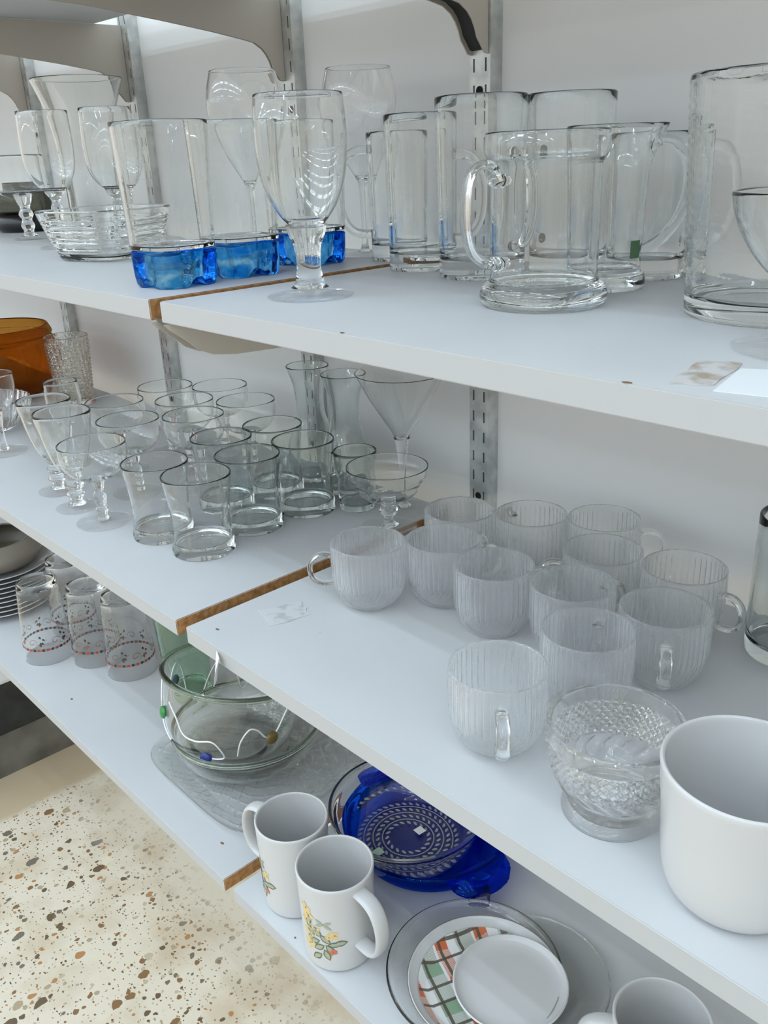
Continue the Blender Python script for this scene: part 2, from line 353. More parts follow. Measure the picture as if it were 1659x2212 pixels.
for i, x in enumerate(UPX):
    t = thing('shelf_upright', (x, 0, 0), ul[i], 'upright', 'slotted uprights on the wall')
    link('channel', upright_mesh(0.30, 2.2, off=0.0055), [M['metal'], M['slot']], t)
    for hz in (1.5085, 1.0180+0.008, 0.70):
        me = lathe([(0, 0.0), (0.0042, 0.0), (0.0048, 0.0007), (0, 0.0008)], 20); me.transform(Matrix.Rotation(PI/2, 4, 'X'))
        link('screw_hole', me, M['slot'], t, (0, -0.0203, hz))

# shelf brackets
PROF = [(-0.0205, -0.1165), (-0.027, -0.1155), (-0.033, -0.108), (-0.0385, -0.102), (-0.042, -0.093), (-0.047, -0.085), (-0.054, -0.078), (-0.066, -0.0715), (-0.085, -0.068), (-0.13, -0.0615), (-0.20, -0.0530),
        (-0.30, -0.0425), (-0.38, -0.0385), (-0.4055, -0.0345), (-0.420, -0.028), (-0.430, -0.019), (-0.447, -0.006), (-0.452, -0.0008)]
def bracket(x, zu, label, hw=0.0030, web='bracket'):
    t = thing('shelf_bracket', (x, 0, zu - 0.0002), label, 'bracket', 'steel shelf brackets')
    n_ = len(PROF)
    def plate(xa, xb):
        o = PROF + [(-0.0205, -0.0008)]; k = len(o)
        v_ = [(xa, y, z) for y, z in o] + [(xb, y, z) for y, z in o]
        return meshify(v_, [tuple(range(k)), tuple(range(k, 2*k))[::-1]] + [(i, k+i, k+(i+1) % k, (i+1) % k) for i in range(k)], smooth=False)
    link('side_plate', plate(hw-0.0015, hw), M['bracket'], t); link('side_plate', plate(-hw, -hw+0.0015), M['bracket'], t)
    v_, f_ = [], []
    for y, z in PROF: v_ += [(-hw+0.0016, y+0.003, z+0.004), (hw-0.0016, y+0.003, z+0.004)]
    for i in range(n_-1): f_.append((2*i, 2*i+1, 2*i+3, 2*i+2))
    link('channel_web', meshify(v_, f_, smooth=True), M[web], t)
bl = ['steel bracket under the top shelf, leftmost one, partly hidden by the next bracket', 'steel bracket under the top shelf beside the upright behind the flared tall glass',
      'steel bracket under the top shelf above the wine goblet on the upper shelf', 'steel bracket with dark channel at the top edge, above the beer mugs']
for i, x in enumerate(UPX): bracket(x - (0.0 if i == 3 else 0.008), Z4U, bl[i], 0.0125 if i == 3 else 0.0030, 'bracket_in' if i == 3 else 'bracket')
bracket(-0.7185, Z3 - T, 'steel bracket under the upper glass shelf at the board joint', 0.0125, 'bracket_mid')
bracket(-0.7185, Z2 - T, 'steel bracket under the middle glass shelf, dark in the gap of the board joint', 0.0125, 'bracket_in')

# shelf boards
BX0, JL, JR, BX1 = -3.3, -0.734, -0.7150, 0.55
def board(name, x0, x1, yf, yb, zt, label, raw=None):
    me = boxes([(x0, x1, yf, yb, zt - T, zt)], 0.0008)
    for p_ in me.polygons:
        if raw is not None and p_.normal.x > 0.9: p_.material_index = 1
        elif p_.normal.y < -0.9: p_.material_index = 2
    return tag(link(name, me, [M['laminate'], M['chipboard'], M['edge']]), label, 'shelf', 'white shelf boards')
YB = -0.062
F3, F2, F1 = -0.449, -0.4672, -0.4537
sb = {}
board('shelf_board', BX0, JL, -0.45, YB, Z4U + T + 0.0004, 'topmost white shelf board at the upper left edge, seen from below', 1)
board('shelf_board', JR, BX1, -0.45, YB, Z4U + T + 0.0004, 'topmost white shelf board right of the joint, over the beer mugs', None)
sb['3l'] = board('shelf_board', BX0, JL, F3, YB, Z3, 'left white board of the upper glass shelf, under the blue-based tumblers', 1)
sb['3r'] = board('shelf_board', JR, BX1, F3, YB, Z3, 'right white board of the upper glass shelf, under the beer mugs and jug')
sb['2l'] = board('shelf_board', BX0, JL, F2, YB, Z2, 'left white board of the middle shelf, under the flared tumblers', 1)
sb['2r'] = board('shelf_board', JR, BX1, F2, YB, Z2, 'right white board of the middle shelf, under the ribbed glass cups')
sb['1l'] = board('shelf_board', BX0, JL, F1, YB, Z1, 'left white board of the lowest shelf, under the nested glass bowls', 1)
sb['1r'] = board('shelf_board', JR, BX1, F1, YB, Z1, 'right white board of the lowest shelf, under the two floral mugs')

def flat(name, pts, z, m, label=None, cat=None, parent=None, th=0.0004):
    cx = sum(p_[0] for p_ in pts)/len(pts); cy_ = sum(p_[1] for p_ in pts)/len(pts)
    o = link(name, fan_prism([(p_[0]-cx, p_[1]-cy_) for p_ in pts], th), m, parent, (cx, cy_, z + 0.0001))
    if cat: tag(o, label, cat)
    return o
def ragged(pts, k=4, amp=0.002):
    out = []
    for i, p_ in enumerate(pts):
        q_ = pts[(i+1) % len(pts)]
        for j in range(k):
            f = j/k; out.append((p_[0]+(q_[0]-p_[0])*f + random.uniform(-amp, amp), p_[1]+(q_[1]-p_[1])*f + random.uniform(-amp, amp)))
    return out
flat('tape_scrap', ragged([(-0.689, -0.395), (-0.670, -0.353), (-0.643, -0.366), (-0.653, -0.407)]), Z2, M['clear_tape'], 'torn strip of clear tape stuck on the middle shelf beside the joint', 'tape')
flat('label_residue', ragged([(-0.226, -0.435), (-0.239, -0.381), (-0.219, -0.373), (-0.205, -0.427)]), Z3, M['tape'], 'brown stained label residue on the upper shelf near its front edge', 'label')
flat('paper_label', [(-0.2015, -0.437), (-0.213, -0.386), (-0.160, -0.360), (-0.140, -0.424)], Z3, M['paper'], 'white paper label stuck on the upper shelf at the right edge', 'label')
def chips(board_o, z, spots):
    for (x, y, s) in spots:
        a0 = random.random()*6
        pts = [(x + s*random.uniform(0.5, 1.1)*math.cos(a0+a), y + s*0.6*random.uniform(0.5, 1.1)*math.sin(a0+a)) for a in [i*2*PI/7 for i in range(7)]]
        flat('paint_chip', pts, z, M['chip'], parent=board_o, th=0.0003)['label'] = 'small brown chip in the laminate'
chips(sb['2r'], Z2, [(-0.687, -0.448, 0.0028), (-0.3350, -0.2010+0.001, 0.0018)])
chips(sb['3r'], Z3, [(-0.469, -0.4475, 0.003), (-0.243, -0.4475, 0.003)])
chips(sb['1l'], Z1, [(-1.228, -0.414, 0.0045), (-0.786, -0.422, 0.0035)])
chips(sb['1r'], Z1, [(-0.608, -0.445, 0.002)])
v_ = [(0, 0, 0.012), (0.010, -0.004, 0.010), (0.013, -0.012, -0.002), (0.009, -0.013, -0.018), (0.005, -0.007, -0.016), (0.002, -0.002, -0.004)]
v_ = v_ + [(a, b_ - 0.0006, c) for a, b_, c in v_]
k = 6
tag(link('peeling_label', meshify(v_, [tuple(range(k)), tuple(range(k, 2*k))[::-1]] + [(i, (i+1) % k, k+(i+1) % k, k+i) for i in range(k)], smooth=False), M['paper'], None, (-0.658, F2 - 0.0006, Z2 - 0.016)),
    'small white label peeling off the front edge of the middle shelf', 'label')

# ------------------------------------------------------------------ glassware builders
def set_mesh(name, me, m, x, y, z, label, cat, group=None, rz=0.0):
    return tag(link(name, me, m, None, (x, y, z + 0.0003), rz), label, cat, group)
_cache = {}
def cached(key, fn):
    if key not in _cache: _cache[key] = fn()
    return _cache[key]
def part(name, key, fn, m, parent, loc=(0, 0, 0), rz=0.0, label=None):
    """shared mesh data between copies"""
    new = key not in _cache; me = cached(key, fn)
    o = bpy.data.objects.new(name, me); COL.objects.link(o)
    if new: me.materials.append(m)
    o.parent = parent; o.location = loc; o.rotation_euler[2] = rz
    if label: o['label'] = label
    return o
def solo(name, key, fn, m, x, y, z, label, cat, group=None, rz=0.0):
    new = key not in _cache; me = cached(key, fn)
    o = bpy.data.objects.new(name, me); COL.objects.link(o)
    if new: me.materials.append(m)
    o.location = (x, y, z + 0.0003); o.rotation_euler[2] = rz
    return tag(o, label, cat, group)

# flared tumblers on the middle shelf
def tumbler_mesh(b=0.0372, R=0.0408, h=0.0955):
    o = spl([(b, 0), (b+0.0004, 0.006), (b-0.0008, 0.014), (b-0.0022, 0.024), (b-0.0026, 0.040), (b-0.0010, 0.062), (b+0.0014, 0.080), (R, h)], 5)
    return lathe(vessel(o, 0.0017, 0.0135, push=0.001), 72)
TG = 'flared glass tumblers on the middle shelf'
for x, y, lb, mm in [(-0.8651, -0.3497, 'clear flared tumbler standing nearest the front corner of the middle shelf', 'glass'),
                 (-0.9439, -0.3591, 'clear flared tumbler directly right of the front shallow stem glass', 'glass'),
                 (-0.8806, -0.2664, 'grey-tinted flared tumbler touching the nearest tumbler, second row', 'grey_glass'),
                 (-0.9690, -0.2466, 'flared tumbler in the middle of the group, behind the two clear ones', 'grey_glass'),
                 (-0.8740, -0.1844, 'grey-tinted flared tumbler rightmost of the group, beside the bell-shaped margarita glass', 'grey_glass'),
                 (-0.9608, -0.1691, 'flared tumbler at the very back of the group in front of the carafe', 'grey_glass')]:
    if mm == 'glass': solo('flared_tumbler', 'tum', tumbler_mesh, M['glass'], x, y, Z2, lb, 'tumbler', TG)
    else: solo('flared_tumbler', 'tumg', tumbler_mesh, M['grey_glass'], x, y, Z2, lb, 'tumbler', TG)

# stem glasses: bowl, stem, foot
def stemware(name, key, x, y, z, label, cat, group, bowl, stem, foot, m='glass', t=0.0013, floor=None, seg=64, bowl_disp=None, rz=0):
    """bowl/stem/foot are (r,z) control lists in metres"""
    o = thing(name, (x, y, z + 0.0003), label, cat, group, rz)
    def fb():
        ob = spl(bowl, 6); fl = floor if floor is not None else bowl[0][1] + 0.004
        return lathe(vessel(ob, t, fl), seg, disp=bowl_disp)
    part('bowl', key + 'b', fb, M[m], o)
    def fs():
        s_ = spl(stem, 6); return lathe([(0, s_[0][1])] + s_ + [(0, s_[-1][1])], 40)
    part('stem', key + 's', fs, M[m], o)
    def ff():
        r_, h_ = foot; s_ = spl([(r_*0.97, 0), (r_, 0.0008), (r_*0.985, 0.0019), (r_*0.7, 0.0028), (r_*0.35, h_*0.62), (r_*0.16, h_)], 5)
        return lathe([(0, 0.0004)] + s_ + [(0, h_)], 56)
    part('foot', key + 'f', ff, M['foot'], o)
    return o
# shallow dessert (coupe) glasses
CB = [(0.006, 0.058), (0.018, 0.061), (0.031, 0.068), (0.0395, 0.079), (0.0425, 0.092), (0.0425, 0.1075)]
CS = [(0.0085, 0.0045), (0.006, 0.010), (0.0080, 0.018), (0.0062, 0.022), (0.0085, 0.034), (0.0062, 0.044), (0.0075, 0.050), (0.0095, 0.0585)]
CG = 'shallow stemmed dessert glasses on the middle shelf'
for x, y, lb in [(-1.0387, -0.3932, 'shallow stemmed dessert glass at the front of the middle shelf, left of the tumblers'),
                 (-1.1040, -0.3080, 'shallow stemmed dessert glass just behind the front one and left of the clear tumbler'),
                 (-1.0520, -0.2360, 'shallow stemmed dessert glass directly behind the middle tumbler of the group'),
                 (-1.1350, -0.2000, 'shallow stemmed dessert glass in the centre of the stem-glass cluster'),
                 (-1.0590, -0.1435, 'shallow stemmed dessert glass at the right back of the cluster, nearest the carafe'),
                 (-1.1660, -0.1180, 'shallow stemmed dessert glass at the back of the cluster, right of the second upright'),
                 (-1.2330, -0.1750, 'shallow stemmed dessert glass in front of the second upright from the left'),
                 (-1.2110, -0.2730, 'shallow stemmed dessert glass behind the fluted goblets, leftmost of the shallow ones')]:
    stemware('dessert_glass', 'cp', x, y, Z2, lb, 'glass', CG, CB, CS, (0.0345, 0.0065))
# faceted goblets left
GB = [(0.008, 0.052), (0.016, 0.055), (0.0225, 0.066), (0.0280, 0.084), (0.0325, 0.104), (0.0372, 0.1345)]
GS = [(0.012, 0.0055), (0.0075, 0.010), (0.0105, 0.016), (0.0125, 0.020), (0.008, 0.025), (0.0125, 0.031), (0.0125, 0.035), (0.0085, 0.040), (0.0105, 0.046), (0.010, 0.053)]
def flutes(th, r, z, i):
    if 0.058 < z < 0.115: return r * (1 - 0.022*abs(math.sin(6*th))), z
    return r, z
GG = 'fluted water goblets on the middle shelf'
for x, y, lb in [(-1.1978, -0.3823, 'fluted goblet with ringed stem at the left front of the middle shelf'),
                 (-1.1149, -0.3932, 'fluted goblet with ringed stem between another goblet and the front shallow glass')]:
    stemware('fluted_goblet', 'fg', x, y, Z2, lb, 'goblet', GG, GB, GS, (0.0290, 0.0075), bowl_disp=flutes, t=0.0022)
stemware('wine_glass', 'sw', -1.3050, -0.3100, Z2, 'narrow clear wine glass behind the leftmost fluted goblet', 'glass', None,
         [(0.006, 0.062), (0.016, 0.066), (0.0235, 0.080), (0.0262, 0.10), (0.0247, 0.130)], [(0.008, 0.0045), (0.0042, 0.012), (0.0040, 0.04), (0.0075, 0.0625)], (0.028, 0.006))
stemware('cut_wine_glass', 'lw', -1.4470, -0.3640, Z2, 'stemmed glass with wide foot at the left frame edge of the middle shelf', 'glass', None,
         [(0.006, 0.068), (0.018, 0.072), (0.029, 0.086), (0.034, 0.105), (0.034, 0.13)], [(0.009, 0.005), (0.0052, 0.012), (0.0045, 0.04), (0.008, 0.069)], (0.036, 0.0075))
# martini glass
stemware('martini_glass', 'mt', -0.7790, -0.0985, Z2, 'tall martini glass with wide cone bowl under the upper shelf', 'glass', None,
         [(0.007, 0.095), (0.0105, 0.100), (0.024, 0.122), (0.040, 0.149), (0.0565, 0.1810)], [(0.010, 0.004), (0.0045, 0.012), (0.004, 0.045), (0.0052, 0.066), (0.0085, 0.088), (0.0105, 0.0965)], (0.030, 0.006), m='thin')
# margarita glass
o = stemware('margarita_glass', 'mg', -0.7463, -0.1560, Z2, 'wide stepped margarita glass standing over the shelf joint', 'glass', None,
         [(0.007, 0.036), (0.018, 0.038), (0.031, 0.044), (0.0385, 0.051), (0.0405, 0.058), (0.0425, 0.0615), (0.0470, 0.066), (0.0495, 0.072), (0.0503, 0.0810)],
         [(0.012, 0.0045), (0.006, 0.009), (0.0055, 0.014), (0.0105, 0.0205), (0.0115, 0.025), (0.0085, 0.031), (0.011, 0.0370)], (0.035, 0.0065))
# carafes
def carafe_mesh():
    o_ = spl([(0.028, 0), (0.033, 0.006), (0.0365, 0.022), (0.0355, 0.045), (0.029, 0.070), (0.0215, 0.092), (0.0200, 0.115), (0.0225, 0.138), (0.0275, 0.154), (0.0300, 0.163)], 6)
    return lathe(vessel(o_, 0.0018, 0.008), 64)
solo('carafe', 'cf', carafe_mesh, M['grey_glass'], -0.9660, -0.0980, Z2, 'slim-necked glass carafe in front of the third upright', 'carafe', 'glass carafes')
solo('carafe', 'cf', carafe_mesh, M['grey_glass'], -0.8880, -0.1000, Z2, 'slim-necked glass carafe behind the rightmost grey tumbler', 'carafe', 'glass carafes')
solo('small_tumbler', 'st', lambda: lathe(vessel(spl([(0.0225, 0), (0.024, 0.012), (0.0258, 0.045), (0.0285, 0.078)], 5), 0.0016, 0.008), 56), M['grey_glass'], -0.8290, -0.1360, Z2, 'small plain tumbler between the carafes and the margarita glass', 'tumbler')
# textured highball
def hob(th, r, z, i):
    if 0.006 < z < 0.122 and r > 0.028: return r + 0.0020*math.sin(13*th + 520*z)*math.sin(11*th - 430*z), z
    return r, z
def hob_mesh():
    n_ = 90; pr = [(0.0330 + 0.0085*(i/n_), 0.1295*i/n_) for i in range(n_+1)]
    return lathe(vessel(pr, 0.0028, 0.009), 96, disp=hob)
solo('textured_tumbler', 'hob', hob_mesh, M['frost_glass'], -1.6650, -0.1380, Z2, 'tall bark-textured tumbler beside the amber bowl', 'tumbler')
# amber bowl and pressed dish
def amber_mesh():
    o_ = spl([(0.055, 0), (0.075, 0.006), (0.098, 0.030), (0.112, 0.060), (0.116, 0.090), (0.112, 0.112), (0.107, 0.120), (0.110, 0.126), (0.104, 0.140)], 6)
    return lathe(vessel(o_, 0.004, 0.008), 72)
solo('amber_bowl', 'amb', amber_mesh, M['amber'], -1.8250, -0.2150, Z2, 'large amber glass bowl at the left frame edge', 'bowl')
def flute_dish():
    def d_(th, r, z, i):
        if z > 0.006: return r*(1 + 0.022*math.sin(30*th)), z
        return r, z
    o_ = spl([(0.045, 0), (0.050, 0.004), (0.066, 0.022), (0.074, 0.040), (0.078, 0.052)], 6)
    return lathe(vessel(o_, 0.004, 0.007), 240, disp=d_)
solo('fluted_dish', 'fld', flute_dish, M['cut_glass'], -1.6120, -0.3300, Z2, 'fluted pressed-glass dish in front of the amber bowl', 'dish')

# ribbed cups
def cup_body():
    def d_(th, r, z, i):
        if z < 0.004 or i < 3: return r, z
        f = min(1, (z - 0.004)/0.010)*min(1, max(0, (0.0675 - z)/0.003))
        tw = th + (max(0, 0.026 - z)*18)
        return r - f*0.00060*math.exp(-(((21*tw/PI) % 1) - 0.5)**2/0.018), z
    o_ = spl([(0.0215, 0), (0.0250, 0.003), (0.0315, 0.010), (0.0362, 0.021), (0.0383, 0.034), (0.0386, 0.052), (0.0382, 0.0690)], 6)
    return lathe(vessel(o_, 0.0021, 0.0045), 420, disp=d_)
def cup_handle():
    p_ = [(0.0365, 0, 0.0530), (0.0420, 0, 0.0555), (0.0500, 0, 0.0555), (0.0570, 0, 0.0510), (0.0605, 0, 0.0430), (0.0600, 0, 0.0340), (0.0555, 0, 0.0270), (0.0480, 0, 0.0235), (0.0415, 0, 0.0235), (0.0360, 0, 0.0240)]
    q_ = spl([(a, c) for a, b_, c in p_], 3)
    return tube([(a, 0, c) for a, c in q_], 0.0028, 0.0050, 12, up=(0, 1, 0))
UG = 'ribbed glass cups on the middle shelf'
def D(a): return math.radians(a)
for x, y, a, lb in [(-0.6176, -0.3046, -134, 'ribbed glass cup nearest the shelf joint, its handle pointing left'),
                    (-0.5655, -0.2480, 60, 'ribbed glass cup just right of the cup at the shelf joint'),
                    (-0.4896, -0.2590, 62, 'ribbed glass cup third along the front diagonal, right of the first two'),
                    (-0.6061, -0.1797, -20, 'ribbed glass cup standing beside the margarita glass, handle pointing right'),
                    (-0.5410, -0.1364, 160, 'ribbed glass cup at the back wall, between two others of the rear row'),
                    (-0.4766, -0.0960, 36, 'ribbed glass cup at the wall with its handle outlined against the wall'),
                    (-0.4331, -0.1632, -140, 'ribbed glass cup directly in front of the wall-side cup with the outlined handle'),
                    (-0.4120, -0.2413, 75, 'ribbed glass cup in the middle of the group, behind the one behind the diamond bowl'),
                    (-0.3564, -0.1455, -4, 'ribbed glass cup rightmost of the rear row, nearest the dark empty tumbler'),
                    (-0.3283, -0.2259, -58, 'ribbed glass cup right of the middle, its handle facing the camera with bright glints'),
                    (-0.3545, -0.3009, 110, 'ribbed glass cup directly behind the diamond-cut footed bowl'),
                    (-0.3717, -0.3929, -46, 'ribbed glass cup standing alone near the shelf front, handle facing the camera')]:
    t = thing('ribbed_cup', (x, y, Z2 + 0.0003), lb, 'cup', UG, D(a))
    part('cup_body', 'cupb', cup_body, M['rib_glass'], t); part('handle', 'cuph', cup_handle, M['glass'], t, label='smooth clear handle')

# diamond footed bowl
def diamond_bowl():
    H = 0.0712
    o_ = spl([(0.0340, 0), (0.0345, 0.002), (0.0335, 0.007), (0.0305, 0.012), (0.0290, 0.016), (0.0335, 0.022), (0.0395, 0.032), (0.0432, 0.044), (0.0450, 0.056), (0.0458, 0.0600), (0.0468, H)], 12)
    n_out = len(o_)
    def d_(th, r, z, i):
        if i > n_out + 2: return r, z
        if 0.018 < z < 0.034:
            a, b_ = 9*th, (z - 0.018)/0.016*PI
            return r + 0.0032*(1 - abs(math.sin(a + b_)))*abs(math.sin(b_)) , z
        if 0.0345 < z < 0.0600:
            u_ = th*22/PI; w_ = (z - 0.0345)/0.0064
            fu = abs(((u_ + w_) % 1) - 0.5); fv = abs(((u_ - w_) % 1) - 0.5)
            return r + 0.0034*(0.5 - max(fu, fv))*1.3, z
        return r, z
    pr = vessel(o_, 0.0038, 0.0165, push=0.006)
    return lathe(pr, 264, disp=d_)
me = diamond_bowl()
set_mesh('diamond_bowl', me, M['diamond'], -0.2654, -0.3957, Z2, 'diamond-cut footed glass bowl beside the large white mug', 'bowl')
for p_ in me.polygons: p_.use_smooth = True
me.set_sharp_from_angle(angle=math.radians(16))

# ceramic mugs
def mug_mesh(b, R, h, t=0.0030, prof=None, floor=0.005):
    o_ = spl(prof or [(b-0.002, 0), (b, 0.002), (b+0.0012, 0.010), (b+(R-b)*0.5, h*0.5), (R, h)], 7)
    return lathe(vessel(o_, t, floor), 80)
def mug_handle(r0, z0, z1, out, w=0.0062, th_=0.0042, b_=0.75):
    p_ = arc_path(r0, z0, z1, out, 18, b_)
    return tube(p_, th_, w, 16, up=(0, 1, 0))
def surf(th, z, rfun, off=0.00035):
    r_ = rfun(z) + off; return (r_*math.cos(th), r_*math.sin(th), z)
def leaf_shape(L, W, n_=7):
    return [(L*i/n_, W*math.sin(PI*i/n_)) for i in range(n_+1)] + [(L*(n_-i)/n_, -W*math.sin(PI*(n_-i)/n_)) for i in range(1, n_)]
def decal(shapes, rfun):
    """shapes: list of (outline pts in (s,z) mm-plane, matindex); wraps them on the mug wall about angle 0"""
    verts, faces, idx = [], [], []
    for pts, mi in shapes:
        i0 = len(verts); cx = sum(p_[0] for p_ in pts)/len(pts); cz = sum(p_[1] for p_ in pts)/len(pts)
        r_ = rfun(cz); off = 0.00030 + 0.00004*mi + 0.00001*(len(faces) % 5)
        verts.append(surf(cx/r_, cz, rfun, off + 0.0001))
        for s_, z_ in pts: verts.append(surf(s_/r_, z_, rfun, off))
        k_ = len(pts)
        for j in range(k_): faces.append((i0, i0+1+j, i0+1+(j+1) % k_)); idx.append(mi)
    return meshify(verts, faces, smooth=True, idx=idx)
def xf(pts, a, x, z): return [(x + p_[0]*math.cos(a) - p_[1]*math.sin(a), z + p_[0]*math.sin(a) + p_[1]*math.cos(a)) for p_ in pts]
def floral():
    rnd = random.Random(3); sh = []
    def leaf(x, z, a, L, W, mi):
        sh.append((xf(leaf_shape(L, W), a, x, z), 1)); sh.append((xf(leaf_shape(L*0.80, W*0.62), a, x + L*0.1*math.cos(a), z + L*0.1*math.sin(a)), mi if mi != 1 else 2))
    def flower(x, z, s_, mi=0):
        for k_ in range(5): sh.append((xf(leaf_shape(s_, s_*0.36), k_*2*PI/5 + rnd.random(), x, z), mi))
        sh.append((xf(leaf_shape(s_*0.35, s_*0.13), 0.4, x - s_*0.1, z), 4))
    # vertical spray on the left with drooping branch to the right
    for z, x in ((0.080, -0.018), (0.072, -0.015), (0.064, -0.019), (0.051, -0.016), (0.040, -0.013), (0.033, -0.016), (0.055, -0.007)): flower(x, z, 0.0080)
    for z, x, a in ((0.060, -0.012, -0.6), (0.058, -0.018, 1.2), (0.048, -0.008, 2.3), (0.044, -0.002, -2.7), (0.049, 0.000, 2.5), (0.030, -0.010, 0.6), (0.033, 0.002, -1.2), (0.040, 0.004, -0.9), (0.042, 0.012, 0.12), (0.049, -0.014, -1.5), (0.026, -0.001, -2.4), (0.052, -0.002, -0.7)):
        leaf(x, z, a, 0.0155, 0.0041, 2)
    leaf(0.006, 0.040, 0.15, 0.015, 0.0036, 2)
    flower(0.014, 0.054, 0.0062); flower(0.008, 0.051, 0.005); flower(0.011, 0.031, 0.0052, 3)
    for a in (0.5, 2.6, -0.55, 3.5): sh.append((xf(leaf_shape(0.0105, 0.0018), a, 0.003, 0.067), 5))
    sh.append((xf(leaf_shape(0.012, 0.0005), 0.75, -0.001, 0.0635), 1))
    return sh
FL = [M['yellow'], M['leaf'], M['leaf2'], M['petal_red'], M['brown_enamel'], M['leaf2']]
MR = lambda z: 0.0368 + (0.0408 - 0.0368)*(z/0.113)
_fm = None
for x, y, ha, fa, lb in [(-0.6534, -0.4047, -170, -112, 'white mug with floral print, further one, handle pointing back left'),
                         (-0.5668, -0.4150, -2, -66, 'white mug with floral print, nearer one, handle pointing right')]:
    t = thing('floral_mug', (x, y, Z1 + 0.0003), lb, 'mug', 'white floral mugs')
    part('mug_body', 'fmb', lambda: mug_mesh(0.0360, 0.0408, 0.112, 0.0028, [(0.0340, 0), (0.0362, 0.002), (0.0378, 0.008), (0.0386, 0.045), (0.0396, 0.085), (0.0408, 0.112)]), M['ceramic'], t)
    part('handle', 'fmh', lambda: mug_handle(0.0380, 0.034, 0.102, 0.0350, 0.0088, 0.0036, 0.55), M['ceramic'], t, rz=D(ha))
    if _fm is None:
        PR = spl([(0.0340, 0), (0.0362, 0.002), (0.0378, 0.008), (0.0386, 0.045), (0.0396, 0.085), (0.0408, 0.112)], 7)
        def rf(z):
            for a, b_ in zip(PR[:-1], PR[1:]):
                if a[1] <= z <= b_[1]: return a[0] + (b_[0]-a[0])*(z-a[1])/max(b_[1]-a[1], 1e-6)
            return 0.04
        _fm = decal(floral(), rf)
        for q in FL: _fm.materials.append(q)
    o = bpy.data.objects.new('floral_print', _fm); COL.objects.link(o); o.parent = t; o.rotation_euler[2] = D(fa); o['label'] = 'yellow flowers, green leaves and a dragonfly printed on the wall'
t = thing('large_white_mug', (-0.1700, -0.4060, Z2 + 0.0003), 'large plain white mug at the right edge of the middle shelf', 'mug')
link('mug_body', mug_mesh(0.0400, 0.0500, 0.094, 0.0030, [(0.030, 0), (0.036, 0.002), (0.0425, 0.012), (0.0455, 0.03), (0.0475, 0.06), (0.0505, 0.094)]), M['ceramic'], t)
link('handle', mug_handle(0.0470, 0.022, 0.074, 0.032), M['ceramic'], t, rz=D(10))
t = thing('white_cup', (-0.2480, -0.3140, Z1 + 0.0003), 'white cup on the lowest shelf with its handle pointing left', 'cup')
link('cup_body', mug_mesh(0.030, 0.0425, 0.085, 0.0030, [(0.026, 0), (0.029, 0.003), (0.036, 0.018), (0.0405, 0.045), (0.0425, 0.085)]), M['ceramic'], t)
link('handle', mug_handle(0.0385, 0.022, 0.068, 0.030, 0.0075, 0.0040), M['ceramic'], t, rz=D(-150))

# dark tumbler at right edge
solo('dark_tumbler', 'dk', lambda: lathe(vessel(spl([(0.034, 0), (0.0362, 0.003), (0.037, 0.03), (0.037, 0.131)], 8), 0.0032, 0.012), 72), M['grey_glass'], -0.2692, -0.1097, Z2, 'tall thick-walled grey tumbler at the right frame edge of the middle shelf', 'tumbler')

# ------------------------------------------------------------------ upper shelf
def sq(nx):
    def f(th):
        s_ = (abs(math.cos(th))**nx + abs(math.sin(th))**nx)**(-1.0/nx); return (s_, s_)
    return f
def blue_body():
    o_ = spl([(0.0368, 0.0355), (0.0373, 0.042), (0.0382, 0.07), (0.0395, 0.11), (0.0411, 0.148)], 6)
    return lathe(vessel(o_, 0.0022, 0.0380), 96, shape=sq(2.9))
def blue_base_mesh():
    def d_(th, r, z, i):
        if z > 0.030: return r, z + (0.0018*math.sin(3*th + 1) - 0.0018)*min(1, r/0.02)
        if z < 0.002: return r, z + 0.0095*max(0, math.cos(4*th))**2*(r/0.034)**2
        return r*(1 - 0.020*max(0, math.cos(4*th + 0.6))), z + (0.0060*max(0, math.cos(4*th))**2 if z < 0.01 else 0)
    return lathe([(0, 0.001), (0.010, 0.0008), (0.020, 0.0006), (0.028, 0.0003), (0.0325, 0), (0.0348, 0.003), (0.0358, 0.010), (0.0364, 0.020), (0.0367, 0.029), (0.0369, 0.0342), (0.0357, 0.0352), (0.018, 0.0353), (0, 0.0353)], 96, shape=sq(2.9), disp=d_)
for x, y, a, lb in [(-0.8000, -0.3800, 6, 'tumbler with blue base nearest the camera, at the shelf front edge'),
                    (-0.8074, -0.2960, -8, 'tumbler with blue base, middle one of three in the row'),
                    (-0.8215, -0.1930, 4, 'tumbler with blue base behind the stem of the wine goblet')]:
    t = thing('blue_base_tumbler', (x, y, Z3 + 0.0003), lb, 'tumbler', 'blue-based tumblers on the upper shelf', D(a))
    part('glass_wall', 'bbw', blue_body, M['glass'], t); part('blue_base', 'bbb', blue_base_mesh, M['blue_base'], t, label='solid wavy blue glass base')
# front goblet
stemware('wine_goblet', 'wg', -0.6200, -0.3540, Z3, 'large clear wine goblet standing in front of the blue-based tumblers', 'goblet', None,
         [(0.010, 0.058), (0.017, 0.062), (0.0275, 0.076), (0.0345, 0.094), (0.0378, 0.116), (0.0380, 0.138), (0.0362, 0.1600)],
         [(0.0165, 0.0080), (0.0130, 0.012), (0.0108, 0.022), (0.0105, 0.032), (0.0125, 0.044), (0.0165, 0.054), (0.0175, 0.0605)], (0.0375, 0.0095), t=0.0016, floor=0.066)
